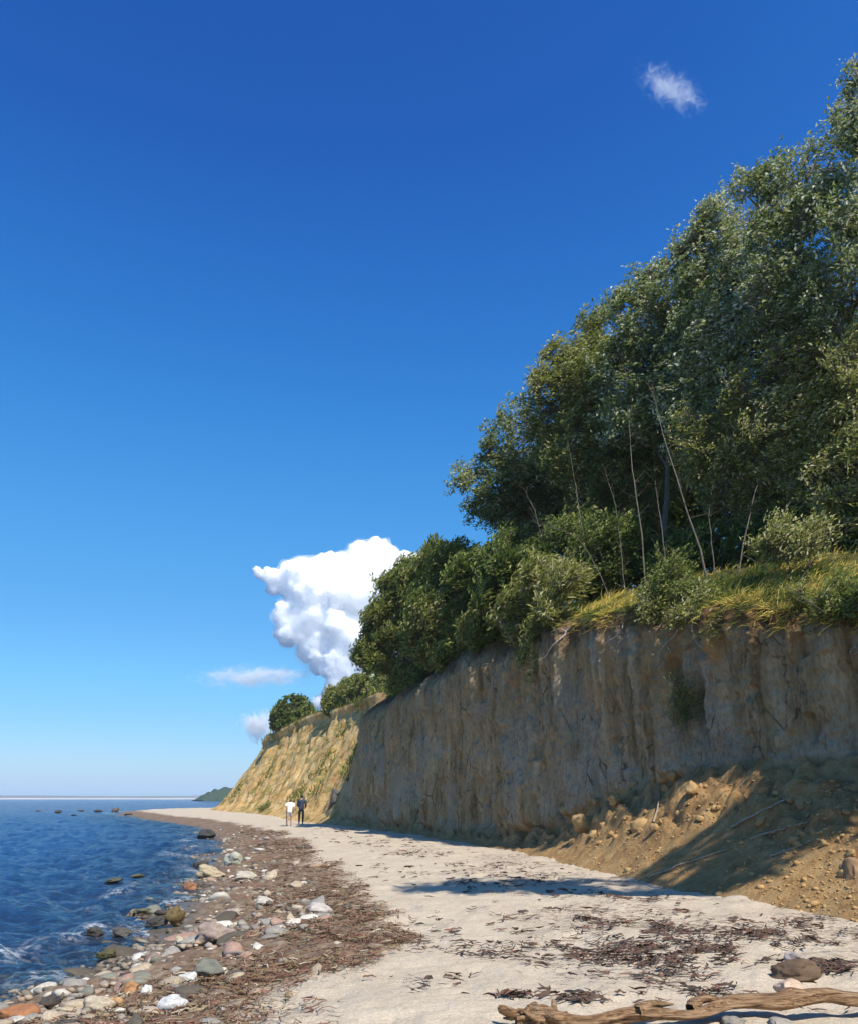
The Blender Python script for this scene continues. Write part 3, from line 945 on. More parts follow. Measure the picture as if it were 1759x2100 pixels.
# the tree beside the view whose shadow falls on the sand
plant('windswept_tree', 'tree on the bluff beside the view, casting the shadow on the sand', 'tree', TREES, on_top(11.7, 7.6),
      [(np.array((8.0, 6.6, 16.9)), 1.4), (np.array((9.4, 6.4, 16.3)), 1.4), (np.array((6.9, 7.0, 17.2)), 1.1), (np.array((10.6, 6.6, 15.6)), 1.3), (np.array((11.0, 9.6, 9.8)), 1.2), (np.array((11.6, 8.6, 12.2)), 1.4), (np.array((10.6, 10.6, 10.6)), .9), (np.array((12.0, 7.0, 15.0)), 1.5)], M_LEAF, 0.2, dens=20)
for lab, pth, r in (('slender pale bare trunk leaning left in the middle of the wood', [(1447, 1165, 2.0), (1425, 1080, 2.0), (1400, 1000, 2.2), (1372, 905, 3.0), (1350, 820, 4.0)], .075), ('thin brown sapling left of the slender pale trunk', [(1320, 1150, 2.0), (1310, 1040, 2.2), (1295, 920, 3.0), (1290, 840, 4.0)], .06),
                   ('thin bare branch leaning far left from the middle of the wood', [(1250, 1160, 1.5), (1190, 1110, 1.4), (1110, 1075, 1.2)], .045), ('thin grey sapling behind the bright drooping shrub', [(1215, 1150, 2.0), (1190, 1060, 2.0), (1180, 980, 2.6), (1165, 900, 3.6)], .05),
                   ('bare forked sapling right of the slender pale trunk', [(1500, 1140, 1.8), (1545, 1020, 2.2), (1580, 940, 3.0)], .05),
                   ('thin dark stem between the brown sapling and the slender pale trunk', [(1365, 1150, 2.4), (1352, 1050, 2.6), (1340, 960, 3.4)], .045), ('thin stem left of the brown sapling', [(1275, 1150, 2.2), (1262, 1050, 2.4), (1240, 960, 3.2)], .042),
                   ('slim stem close beside the slender pale trunk', [(1462, 1150, 2.6), (1450, 1060, 2.8), (1455, 960, 3.6)], .045), ('slim stem leaning right above the yellow grass', [(1560, 1130, 2.0), (1610, 1050, 2.2), (1680, 980, 3.0)], .042),
                   ('thin stem at the seaward end below the leaning tree', [(1120, 1140, 1.6), (1105, 1070, 1.8), (1080, 1000, 2.4)], .05)):
    r = r * .5
    pts = [at(px, py, crest_y(pth[0][0]) + dd + 1.6) for px, py, dd in pth]
    base = pts[0].copy()
    if True:
        base[2] = cliff_z(base[0], base[1]) - .1
        pts[0] = base
    root = empty('bare_sapling', tuple(base), lab, 'sapling', 'bare stems at the front of the wood')
    P = catmull(np.array(pts), np.linspace(0, len(pts) - 1, 14))[None] + np.cumsum(RNG.normal(size=(1, 14, 3)), 1) * r * .8
    v, f = tubes_np(P, np.linspace(r, r * .15, 14)[None], 7)
    link('trunk', mesh_np('sapling_trunk', v - base, f, True), M_PALE, root)
    tw = P[0][RNG.integers(4, 14, 16)]
    e_ = tw + np.stack([RNG.normal(size=16) * .6 + .1, RNG.normal(size=16) * .4, RNG.uniform(.2, 1.0, 16)], 1) * (12 * r + .5)
    v, f = tubes_np(bend(tw, e_, RNG.normal(size=(16, 3)) * .08, 5), np.linspace(r * .22, r * .04, 5)[None] * np.ones((16, 1)), 4)
    tag(link('branches', mesh_np('sapling_branches', v - base, f, True), M_PALE, root), kind='stuff')

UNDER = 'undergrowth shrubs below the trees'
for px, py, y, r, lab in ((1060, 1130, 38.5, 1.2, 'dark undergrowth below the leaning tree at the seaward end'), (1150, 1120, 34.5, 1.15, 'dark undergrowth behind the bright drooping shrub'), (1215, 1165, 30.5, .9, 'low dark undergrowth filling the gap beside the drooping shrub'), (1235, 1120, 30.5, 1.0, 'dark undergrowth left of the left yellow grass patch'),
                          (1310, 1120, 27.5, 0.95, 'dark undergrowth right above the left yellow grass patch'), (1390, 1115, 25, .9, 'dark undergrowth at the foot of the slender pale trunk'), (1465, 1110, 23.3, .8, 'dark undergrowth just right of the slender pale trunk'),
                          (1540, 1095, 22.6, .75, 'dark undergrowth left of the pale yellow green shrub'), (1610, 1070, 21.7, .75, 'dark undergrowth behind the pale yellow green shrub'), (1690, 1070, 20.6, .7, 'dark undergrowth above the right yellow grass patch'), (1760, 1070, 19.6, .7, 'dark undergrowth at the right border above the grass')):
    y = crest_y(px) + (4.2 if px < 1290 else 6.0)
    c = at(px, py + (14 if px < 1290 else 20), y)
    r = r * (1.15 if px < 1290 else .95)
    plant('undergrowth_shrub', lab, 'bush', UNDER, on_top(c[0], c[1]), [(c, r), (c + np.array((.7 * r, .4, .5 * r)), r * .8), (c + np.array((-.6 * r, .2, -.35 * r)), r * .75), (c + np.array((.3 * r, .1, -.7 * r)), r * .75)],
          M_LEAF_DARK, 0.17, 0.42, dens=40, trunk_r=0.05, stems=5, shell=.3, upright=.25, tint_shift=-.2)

SHRUBS = 'shrubs along the edge of the bluff'
plant('overhanging_bush', 'big rounded green bush overhanging the end of the bluff', 'bush', SHRUBS, on_top(-0.2, 50.0),
      lobes_edge((795, 1290, -.5, 60), (850, 1215, -.3, 70), (915, 1280, .1, 92), (845, 1350, .2, 62), (772, 1335, -.2, 44), (905, 1190, -.2, 66), (875, 1392, .5, 40), (935, 1350, .6, 48), (975, 1310, .7, 40), (830, 1410, .5, 26)), M_LEAF_DARK, 0.27, 0.36, dens=75, trunk_r=0.1, stems=4, upright=0.25, shell=.35, tint_shift=0.16)
plant('overhanging_bush', 'dark green bush between the overhanging bush and the leaning tree', 'bush', SHRUBS, on_top(2.2, 42.5),
      lobes_edge((975, 1200, -.3, 66), (1020, 1250, .2, 58), (965, 1290, .3, 56), (1035, 1180, -.3, 56), (930, 1170, -.3, 52), (1000, 1300, .6, 34)), M_LEAF_DARK, 0.26, 0.36, dens=75, trunk_r=0.1, stems=4, upright=0.25, shell=.35, tint_shift=-0.08)
plant('drooping_shrub', 'bright green shrub drooping over the edge above a narrow bare wedge of clay', 'bush', SHRUBS, on_top(3.9, 34.2),
      lobes_edge((1115, 1200, .1, 56), (1065, 1250, .3, 50), (1140, 1255, .4, 44), (1110, 1310, .6, 34), (1085, 1345, .6, 26), (1170, 1200, .1, 36), (1110, 1365, .6, 20), (1060, 1300, .6, 26)), M_LEAF_OLIVE, 0.22, 0.24, dens=85, trunk_r=0.05, stems=4, upright=0.3, shell=.35, tint_shift=-0.06)
plant('edge_shrub', 'dark green shrub between the two patches of yellow grass', 'bush', SHRUBS, on_top(*at(1380, 1200, crest_y(1380) + .8)[:2]),
      lobes_at((1380, 1190, crest_y(1380) + .7, .42), (1340, 1210, crest_y(1340) + .7, .4), (1420, 1200, crest_y(1420) + .7, .42), (1370, 1240, crest_y(1370) + .7, .36)), M_LEAF_DARK, 0.13, 0.34, dens=150, trunk_r=0.03, stems=3, upright=0.2, shell=.3)
plant('edge_shrub', 'pale yellow green shrub behind the right patch of grass', 'bush', SHRUBS, on_top(*at(1620, 1100, crest_y(1620) + 1.2)[:2]),
      lobes_at((1620, 1100, crest_y(1620) + 1.2, .5), (1575, 1110, crest_y(1575) + 1.2, .38), (1655, 1120, crest_y(1655) + 1.2, .4)), M_LEAF_OLIVE, 0.13, 0.3, dens=150, trunk_r=0.03, stems=3, upright=0.3, shell=.3, tint_shift=0.12)
plant('edge_shrub', 'dark leafy shrub hanging over the bluff at the right border', 'bush', SHRUBS, on_top(*at(1720, 1240, crest_y(1720) + .3)[:2]),
      lobes_at((1740, 1240, crest_y(1740) + -.05, .32), (1700, 1230, crest_y(1700) + -.05, .26), (1780, 1230, crest_y(1780) + -.05, .35), (1640, 1225, crest_y(1640) + -.05, .2)), M_LEAF_DARK, 0.11, 0.36, dens=260, trunk_r=0.025, stems=3, upright=0.1, shell=.3, tint_shift=.12)
plant('edge_shrub', 'small green shrub at the foot of the yellow grass above the hanging roots', 'bush', SHRUBS, on_top(*at(1430, 1240, crest_y(1430) + .3)[:2]),
      lobes_at((1430, 1245, crest_y(1430) + -.1, .25), (1390, 1265, crest_y(1390) + -.1, .22), (1335, 1250, crest_y(1335) + -.1, .28), (1480, 1300, crest_y(1480) + -.1, .22), (1490, 1270, crest_y(1490) + -.1, .2)), M_LEAF_OLIVE, 0.11, 0.36, dens=260, trunk_r=0.02, stems=3, shell=.3, tint_shift=-.1)
plant('niche_plant', 'dark green plant rooted in a hollow of the clay face', 'plant', None, tuple(hol + np.array((0.05, 0.15, -0.4))),
      [(hol + np.array((0, 0.1, 0.0)), .14), (hol + np.array((0.05, 0.1, -0.22)), .12), (hol + np.array((-.06, 0.1, .3)), .1)], M_LEAF_DARK, 0.08, 0.35, dens=420, trunk_r=0.015, stems=3, shell=.2)
plant('far_bush', 'round dark bush alone on the crest of the far ochre slope', 'bush', 'bushes on the far crest', on_top(-17.6, 118.5),
      [(at(600, 1462, 117), 2.3), (at(575, 1475, 117), 1.5), (at(625, 1470, 117), 1.5), (at(590, 1480, 117), 1.6)], M_LEAF_DARK, 0.35, 0.6, dens=60, trunk_r=0.12, stems=3, tint_shift=-0.1, shell=.3)
plant('far_bush', 'low green hedge of bushes along the far crest', 'bush', 'bushes on the far crest', on_top(-7.4, 96.0),
      [(at(690, 1440, 96), 1.6), (at(715, 1428, 94), 1.9), (at(740, 1426, 91), 1.6), (at(765, 1418, 88), 1.8), (at(675, 1450, 97), 1.0), (at(790, 1412, 84), 1.6)], M_LEAF_OLIVE, 0.32, 0.6, dens=60, trunk_r=0.08, stems=5, tint_shift=-0.12, shell=.3)

# ------------------------------------------------------------------ grass along the edge of the bluff
def blades(name, P, D_, H, W, tint, bendv, mat, parent=None):
    """grass blades: P foot, D_ way up, H length, bendv sideways droop"""
    n = len(P)
    side = unit(np.cross(D_, RNG.normal(size=(n, 3))))
    mid = P + D_ * H[:, None] * 0.55 + bendv * H[:, None] * 0.18
    tip = P + D_ * H[:, None] * 0.88 + bendv * H[:, None] * 0.62
    w = W[:, None]
    V = np.stack([P - side * w / 2, P + side * w / 2, mid + side * w * 0.4, mid - side * w * 0.4, tip], 1).reshape(-1, 3)
    i = np.arange(n)[:, None] * 5
    F = np.concatenate([i + np.array([[0, 1, 2]]), i + np.array([[0, 2, 3]]), i + np.array([[3, 2, 4]])])
    return link(name, mesh_np(name, V, F, False, dict(tint=np.repeat(np.clip(tint, 0, 1), 5))), mat, parent)


M_STRAW = mat_leaf('grass_straw', [(0.0, (0.05, 0.075, 0.015)), (0.3, (0.12, 0.15, 0.03)), (0.55, (0.42, 0.35, 0.07)), (0.8, (0.66, 0.48, 0.11)), (1.0, (0.72, 0.56, 0.22))], 0.35, 0.6)
sel = np.where((SP[:, 1] > 8) & (SP[:, 1] < 58))[0]
wgt = np.gradient(arc)[sel] / np.maximum(SP[sel, 3], 12)
n = 60000
si = RNG.choice(sel, n, p=wgt / wgt.sum())
back = RNG.gamma(1.7, 0.75, n) - 0.30
gx = SP[si, 2] - OUT[si, 0] * back + RNG.normal(size=n) * 0.1
gy = SP[si, 3] - OUT[si, 1] * back + RNG.normal(size=n) * 0.1
gz = np.array([cliff_z(a, b) for a, b in zip(gx, gy)])
px_arc = lambda px, y: arc_at(*at(px, 1240, y)[:2])
a1, a2, a3 = px_arc(1150, crest_y(1150)), px_arc(1335, crest_y(1335)), px_arc(1450, crest_y(1450))
ga = arc[si]
straw = smooth(a1 + .5, a1 - .5, ga) * smooth(a2 - .5, a2 + .5, ga) + smooth(a3 + .4, a3 - .4, ga)
tint = 0.17 + 0.54 * straw * smooth(-0.3, 0.4, noise(gx * 1.1, gy * 1.1, 0, 101) + 0.6 * noise(gx * 3.1, gy * 3.1, 0, 104) + 0.3) + 0.13 * RNG.normal(size=n)
over = smooth(0.15, -0.15, back)
up = unit(np.stack([0.25 + OUT[si, 0] * over * 1.1, 0.0 + OUT[si, 1] * over * 1.1, 1.0 - 0.75 * over], 1) + RNG.normal(size=(n, 3)) * 0.42)
bv = unit(np.stack([0.8 * (1 - over) + OUT[si, 0] * over, 0.1 + OUT[si, 1] * over, -0.25 - 0.9 * over], 1) + RNG.normal(size=(n, 3)) * 0.3)
H = RNG.uniform(0.15, 0.60, n) * (0.8 + 0.55 * noise(gx * 1.7, gy * 1.7, 0, 102)) * (1 - 0.25 * over)
k_ = gz > SP[si, 4] - 0.45
tag(blades('edge_grass', np.stack([gx, gy, gz - 0.03], 1)[k_], up[k_], H[k_], np.maximum(0.012, 0.0011 * gy)[k_], tint[k_], bv[k_], M_STRAW), 'yellow and green wind bent grass along the edge of the bluff', 'grass', kind='stuff')
# turf and weeds on the far slope
sel = np.where((SP[:, 1] > 58) & (SP[:, 1] < 135))[0]
n = 9000
si = RNG.choice(sel, n)
j = RNG.integers(NT + 4, NT + NF + 12, n)
gp = np.stack([X, Y, Z], -1)[si, j] + RNG.normal(size=(n, 3)) * np.array((0.12, 0.2, 0.02))
keep = (fbm(gp[:, 0] * 0.16 + gp[:, 2] * 0.25, gp[:, 1] * 0.1, gp[:, 2] * 0.2, 3, 103) > 0.42) | (j > NT + NF - 4)
gp, si = gp[keep], si[keep]
n = len(gp)
tag(blades('slope_weeds', gp, unit(np.array((0.05, -0.1, 1)) + RNG.normal(size=(n, 3)) * 0.3), RNG.uniform(0.25, 0.7, n), np.full(n, 0.09), 0.26 + 0.16 * RNG.normal(size=n),
    unit(RNG.normal(size=(n, 3)) + np.array((0.8, 0, -.3))), M_STRAW), 'tufts of green and yellow weeds on the far ochre slope', 'weeds', kind='stuff')

# ------------------------------------------------------------------ roots hanging from the edge
M_ROOT = mat_bark('root_bleached', (0.20, 0.17, 0.14), (0.50, 0.46, 0.40))
M_STICK = mat_bark('stick_bleached', (0.16, 0.12, 0.08), (0.42, 0.35, 0.26))


def stick_mesh(name, paths, base):
    parts = []
    for pts, r0, r1 in paths:
        P = catmull(np.array(pts, float), np.linspace(0, len(pts) - 1, 12))[None]
        P = P + RNG.normal(size=P.shape) * r0 * 0.35
        parts.append(tubes_np(P, np.linspace(r0, r1, 12)[None], 6))
    v, f = join(parts)
    return mesh_np(name, v - np.array(base), f, True)


def hanging_root(paths, label, off=0.18):
    W = []
    for pix, r0, r1 in paths:
        pts = []
        for k, (px, py) in enumerate(pix):
            h, nn = cliff_hit(px, py)
            if h is None or h.y > 60:
                h = Vector(at(px, py, pts[-1][1] + off if pts else 25))
            o_ = Vector((0, 0, EYE))
            d = (h - o_).normalized()
            pts.append(np.array(h - d * off * (0.15 + k / len(pix))))
        W.append((pts, r0, r1))
    base = W[0][0][0]
    o = link('hanging_root', stick_mesh('hanging_root', W, base), M_ROOT)
    o.location = base
    return tag(o, label, 'root', 'bare roots hanging below the turf')


hanging_root([([(1195, 1262), (1165, 1292), (1140, 1318), (1112, 1350)], .045, .02), ([(1160, 1296), (1148, 1290), (1128, 1296)], .02, .008)], 'longest pale root, reaching down left below the left grass patch')
hanging_root([([(1278, 1276), (1268, 1300), (1240, 1318)], .022, .008)], 'thin root curving left, second from the left')
hanging_root([([(1310, 1270), (1300, 1300), (1295, 1322)], .014, .006)], 'fine straight root between the thin curved root and the forked one', 0.1)
hanging_root([([(1395, 1262), (1385, 1300), (1355, 1330), (1350, 1352)], .024, .008), ([(1366, 1322), (1378, 1345)], .012, .005)], 'forked pale root hanging left of the orange clay rib')
hanging_root([([(1425, 1255), (1418, 1282), (1424, 1310), (1438, 1328)], .026, .01)], 'bent pale root close to the orange clay rib')
hanging_root([([(1365, 1255), (1352, 1285), (1340, 1300)], .012, .005)], 'short dark rootlet just left of the forked root', 0.1)
hanging_root([([(1759, 1325), (1748, 1330), (1742, 1342)], .016, .006), ([(1765, 1338), (1750, 1342), (1746, 1355)], .014, .005)], 'two curled rootlets at the right border below the turf', 0.1)

# ------------------------------------------------------------------ stones
def stone_form(v, seed, rough=0.22, facets=6, grain=0.0):
    r = np.random.default_rng(seed)
    p = v.copy()
    for _ in range(facets):                     # broken faces
        d = unit(r.normal(size=3))
        lim = r.uniform(0.55, 0.85)
        h = p @ d
        p = p - np.maximum(h - lim, 0)[:, None] * d * 0.85
    p = p * (1 + rough * fbm(v[:, 0] * 1.4 + seed, v[:, 1] * 1.4, v[:, 2] * 1.4, 3, seed))[:, None]
    if grain:
        p = p * (1 + grain * fbm(v[:, 0] * 4 + seed, v[:, 1] * 4, v[:, 2] * 4, 3, seed + 1, 0.65))[:, None]
    return p


N = Nodes('stone')
oi = N.n('ObjectInfo')
vo = N.coord((1, 1, 1), 'Object')
f1 = N.noise(vo, 3.0, 7, 0.7)
f2 = N.noise(vo, 11.0, 6, 0.75)
base_c = N.mix(0.8, oi.outputs['Color'], N.ramp(f1, [(0.3, (0.55, 0.52, 0.50)), (0.7, (1.2, 1.18, 1.12))]), 'MULTIPLY')
base_c = N.mix(N.math('MULTIPLY', N.step(f2, 0.50, 0.66), 0.55), base_c, (0.13, 0.105, 0.08))
M_STONE = N.done(N.principled(base_c, 0.75, N.bump(f2, 0.35, 0.03), 0.3))
N = Nodes('pebbles')
vo = N.coord()
pc = N.ramp(N.attr('tint'), [(0.0, (0.07, 0.055, 0.045)), (0.22, (0.20, 0.165, 0.12)), (0.4, (0.30, 0.25, 0.19)), (0.55, (0.33, 0.31, 0.27)), (0.7, (0.36, 0.24, 0.16)), (0.85, (0.46, 0.38, 0.28)), (1.0, (0.64, 0.60, 0.53))])
M_PEBBLE = N.done(N.principled(N.mix(0.6, pc, N.ramp(N.noise(vo, 25, 5, 0.7), [(0.3, (0.5, 0.5, 0.5)), (0.7, (1.1, 1.1, 1.1))]), 'MULTIPLY'), 0.8, None, 0.25))
STONES = [mesh_np('stone_form', stone_form(ICO2[0], 200 + k), ICO2[1], True) for k in range(12)]
BOULDERS = [mesh_np('boulder_form', stone_form(ICO4[0], 300 + k, 0.2, 11, 0.06), ICO4[1], True) for k in range(6)]
for m_ in STONES + BOULDERS:
    m_.materials.append(M_STONE)


def ground_hit(px, py, floor=None):
    z = 0.0
    for _ in range(8):
        r = at(px, py, 1.0) - np.array((0, 0, EYE))
        t = (z - EYE) / r[2]
        p = r * t
        z = float(beach_z(np.array(p[0]), np.array(p[1])))
        if floor is not None:
            z = max(z, floor)
    return np.array((p[0], p[1], z))


def put_stone(name, me, loc, size, rot, colour, label, cat, group):
    o = link(name, me)
    o.location = loc
    o.scale = size
    o.rotation_euler = rot
    o.color = (*colour, 1)
    return tag(o, label, cat, group)


def hand_stone(px, py, w, flat, deep, colour, label, k, sink=0.35, sea=False, name='boulder', group='single boulders of the shore', tilt=0.15):
    p = ground_hit(px, py + 0.25 * w * flat, SEA if sea else None)
    r = w / 2 * (857 / 1759) * p[1] / F_PX * 0.92
    o = put_stone(name, BOULDERS[k % 6], (p[0], p[1] + r * deep * 0.3, p[2] + r * flat * (1 - sink * 1.3)), (r, r * deep, r * flat), (random.uniform(-tilt, tilt), random.uniform(-tilt, tilt), random.uniform(-.4, .4)), colour, label, 'stone', group)
    return o


PINK, GRN, WHT, CRM, ORG, RUST, DRK, MOSS, GRY = (.33, .26, .22), (.19, .19, .155), (.60, .59, .56), (.48, .41, .31), (.42, .22, .10), (.30, .14, .07), (.055, .05, .045), (.085, .08, .035), (.30, .28, .25)
hand_stone(436, 1922, 78, .62, .8, PINK, 'large flat mauve grey boulder, the biggest stone of the shingle', 0)
hand_stone(425, 1996, 80, .55, .8, GRN, 'oval greenish grey boulder below the big mauve one', 1)
hand_stone(382, 2010, 44, .7, .8, WHT, 'bright white angular stone left of the greenish oval boulder', 2)
hand_stone(350, 2066, 66, .6, .7, (.60, .60, .60), 'white stone with grey bands at the foot of the shingle', 3)
hand_stone(262, 2034, 52, .7, .8, ORG, 'orange brown boulder at the edge of the water', 4)
hand_stone(236, 2062, 40, .7, .8, (.58, .34, .17), 'light orange stone just below the orange brown boulder', 5)
hand_stone(200, 2068, 74, .55, .8, CRM, 'cream coloured long boulder at the bottom of the shingle', 0)
hand_stone(300, 2036, 32, .8, .9, (.68, .66, .60), 'rounded white stone beside a black gap', 1)
hand_stone(214, 1962, 42, .6, .9, MOSS, 'mossy dark boulder standing in shallow water', 2, .25, True)
hand_stone(356, 1888, 44, .95, .9, (.14, .10, .04), 'brown weed covered boulder at the water line', 3, .2, True)
hand_stone(322, 1893, 60, .35, .6, DRK, 'low black slab running out into the water', 4, .3, True)
hand_stone(190, 1917, 48, .5, .8, DRK, 'dark wet boulder in the shallows, outer of two', 5, .3, True)
hand_stone(248, 1916, 46, .5, .8, (.09, .085, .075), 'dark wet boulder in the shallows, inner of two', 0, .3, True)
hand_stone(422, 1713, 48, .45, .8, (.05, .05, .05), 'dark rounded boulder in the water of the far bend', 1, .25, True)
hand_stone(32, 2084, 92, .42, .8, (.36, .16, .07), 'rust red slab in the bottom left corner', 2)
hand_stone(98, 2060, 50, .6, .8, DRK, 'black wet boulder near the bottom left corner', 3, .3, True)
hand_stone(466, 1920, 20, .7, .8, CRM, 'small cream stone touching the big mauve boulder', 4)
hand_stone(382, 1918, 24, .7, .8, CRM, 'small pale stone left of the big mauve boulder', 5)
hand_stone(368, 1932, 24, .8, .8, (.55, .48, .33), 'small yellowish stone below left of the big mauve boulder', 0)
hand_stone(655, 1866, 64, .4, .7, (.50, .46, .42), 'pale flat slab among the reddish weed', 1)
hand_stone(600, 1894, 36, .5, .8, (.64, .58, .50), 'whitish cobble lying alone on brown weed', 2)
hand_stone(455, 1998, 36, .6, .8, (.60, .55, .45), 'cream cobble right of the greenish oval boulder', 3)
hand_stone(388, 1822, 40, .6, .8, RUST, 'rust brown boulder at the water line before the bend', 4)
hand_stone(478, 1765, 48, .7, .8, (.44, .45, .38), 'pale greenish boulder on the shingle before the bend', 5)
hand_stone(428, 1792, 60, .5, .8, (.45, .38, .26), 'tan boulder at the water side before the bend', 0)
hand_stone(500, 1800, 56, .45, .8, (.47, .42, .34), 'light tan slab inland of the tan boulder', 1)
hand_stone(410, 1776, 36, .6, .8, DRK, 'blackish boulder at the water side before the bend', 2, .3, True)
hand_stone(280, 1798, 34, .3, .8, (.10, .10, .06), 'green topped rock awash off the bend', 3, .35, True)
hand_stone(232, 1806, 50, .2, .8, (.08, .09, .06), 'broad rock awash farther out', 4, .4, True)
hand_stone(290, 1868, 44, .25, .8, (.12, .12, .07), 'low weedy rock just under the surface near the shore', 5, .4, True)
hand_stone(540, 1852, 46, .5, .8, (.48, .44, .38), 'grey tan slab in the middle of the shingle', 1)
hand_stone(470, 1875, 46, .5, .8, (.40, .34, .27), 'brownish slab above the big mauve boulder', 2)
hand_stone(1625, 2038, 84, .5, .7, (.58, .43, .32), 'pinkish rounded boulder behind the driftwood log', 3, .3, tilt=.05)
hand_stone(1640, 1998, 116, .42, .6, (.14, .09, .055), 'dark brown weed covered boulder right of the sand', 4, .3, tilt=.05)
hand_stone(1630, 1976, 44, .6, .7, (.40, .34, .33), 'greyish mauve stone sitting behind the dark brown boulder', 5, -.3, tilt=.05)
hand_stone(1505, 2100, 50, .5, .8, (.26, .24, .21), 'grey stone half hidden in front of the driftwood log', 0)
hand_stone(1600, 2104, 56, .5, .8, (.32, .29, .25), 'light grey stone at the bottom edge before the driftwood log', 1)
for k, (px, py, w, lab) in enumerate(((78, 1664, 26, 'outermost dark rock of the reef off the far point'), (118, 1665, 34, 'second dark rock of the reef off the far point'), (165, 1663, 30, 'third dark rock of the reef off the far point'),
                                      (200, 1664, 36, 'fourth dark rock of the reef off the far point'), (235, 1662, 44, 'large brown rock where the reef meets the far point'), (150, 1672, 30, 'flat dark rock before the far reef'), (262, 1672, 36, 'dark rock at the tip of the far sand'))):
    hand_stone(px, py, w * .55, (.3, .38, .22, .34, .4, .16, .2)[k], .8, (.05, .042, .036) if k != 4 else (.13, .10, .07), lab, k, .3, True, 'reef_rock', 'rocks of the reef off the far point')
# boulders in the clay
for px, py, w, colr, lab in ((1752, 1788, 62, (.30, .19, .10), 'brown boulder stuck in the ochre fan at the right border'), (686, 1640, 26, (.12, .11, .10), 'dark upright block at the foot of the sunlit slope')):
    h, nn = cliff_hit(px, py)
    r = w / 2 * (857 / 1759) * h.y / F_PX
    put_stone('boulder', BOULDERS[1], tuple(h + nn * r * 0.1), (r, r, r * (1.0 if w > 30 else 1.8)), (0.2, 0.1, 0.3), colr, lab, 'stone', 'boulders set in the clay')

# the shingle: countless cobbles; the ones that show largest stand alone
n = 14000
rr = 6.6 * (62 / 6.6) ** RNG.random(n)
th_ = np.radians(RNG.uniform(-34, 6, n))
qx, qy = rr * np.sin(th_), rr * np.cos(th_)
qd = shore_d(qx, qy)
dens_ = smooth(-2.6, -0.8, qd) * smooth(3.4, 1.5, qd + 0.9 * noise(qx * 0.6, qy * 0.6, 0, 111)) * (0.35 + 0.65 * smooth(-0.5, 0.3, noise(qx * 0.5, qy * 0.5, 0, 112)))
keep = RNG.random(n) < dens_
qx, qy, qd = qx[keep], qy[keep], qd[keep]
n = len(qx)
qs = np.clip(RNG.lognormal(math.log(0.047), 0.48, n), 0.02, 0.17) * smooth(6.0, 1.0, np.abs(qd - 0.8)) * (1 + 0.012 * qy)
qz = beach_z(qx, qy)
rr_ = np.hypot(qx, qy)
show = qs / rr_
order = np.argsort(-show)
CLASSES = [((.62, .58, .50), 'small whitish cobble lying in the shingle by the water', 'whitish cobbles'), ((.44, .36, .26), 'small tan cobble lying in the shingle by the water', 'tan cobbles'),
           ((.30, .28, .25), 'small grey cobble lying in the shingle by the water', 'grey cobbles'), ((.22, .22, .18), 'small greenish grey cobble lying in the shingle by the water', 'greenish cobbles'),
           ((.40, .26, .20), 'small reddish cobble lying in the shingle by the water', 'reddish cobbles'), ((.10, .085, .065), 'small dark cobble lying in the shingle by the water', 'dark cobbles')]
PW = np.array([.10, .30, .20, .13, .11, .16])
for i in order[:262]:
    colr, lab, grp = CLASSES[RNG.choice(6, p=PW / PW.sum()) if qd[i] > 0.1 else (5 if RNG.random() < .6 else 3)]
    wh = 'at the water line' if qd[i] < 0.3 else 'under the inner seaweed edge' if qd[i] > 2.6 else 'in the middle of the shingle'
    fr_ = 'nearest the bottom edge' if rr_[i] < 10 else 'level with the mauve boulder' if rr_[i] < 15 else 'short of the bend' if rr_[i] < 26 else 'at the bend'
    lab = lab.replace('lying in the shingle by the water', wh + ', ' + fr_)
    grp = grp + ' ' + wh + ', ' + fr_
    s_ = qs[i]
    jit = RNG.uniform(0.85, 1.15)
    sx_, sy_ = RNG.uniform(1.0, 1.7), RNG.uniform(.8, 1.1)
    form = ('long ' if sx_ / sy_ > 1.55 else 'oval ' if sx_ / sy_ > 1.25 else 'rounded ') 
    lab = lab.replace('small ', ('large ' if s_ > .115 else 'middling ' if s_ > .085 else 'small ') + form)
    grp = lab.replace('cobble', 'cobbles')
    put_stone('cobble', STONES[int(RNG.integers(12))], (qx[i], qy[i], qz[i] + s_ * 0.10), (s_ * sx_, s_ * sy_, s_ * RNG.uniform(.35, .6)),
              (RNG.normal() * .25, RNG.normal() * .25, RNG.uniform(0, 6.28)), tuple(c_ * jit for c_ in colr), lab, 'stone', grp)


def scatter(name, px_, py_, pz_, size, flat, tint, mat, label, forms=8, src=ICO1, rough=.2):
    FV = np.stack([stone_form(src[0], 400 + k, rough, 5) for k in range(forms)])
    n = len(px_)
    k = RNG.integers(forms, size=n)
    a = RNG.uniform(0, 2 * math.pi, n)
    v = FV[k] * np.stack([size * RNG.uniform(.9, 1.4, n), size * RNG.uniform(.75, 1.05, n), size * flat], 1)[:, None, :]
    tl = RNG.normal(size=n) * 0.3
    v = np.stack([v[..., 0], v[..., 1] * np.cos(tl)[:, None] - v[..., 2] * np.sin(tl)[:, None], v[..., 1] * np.sin(tl)[:, None] + v[..., 2] * np.cos(tl)[:, None]], -1)
    ca, sa = np.cos(a)[:, None], np.sin(a)[:, None]
    V = np.stack([v[..., 0] * ca - v[..., 1] * sa + px_[:, None], v[..., 0] * sa + v[..., 1] * ca + py_[:, None], v[..., 2] + pz_[:, None]], -1)
    m = len(src[0])
    F = (src[1][None] + (np.arange(n) * m)[:, None, None]).reshape(-1, 3)
    o = link(name, mesh_np(name, V.reshape(-1, 3), F, True, dict(tint=np.repeat(np.clip(tint, 0, 1), m))), mat)
    return tag(o, label, 'stones', kind='stuff')


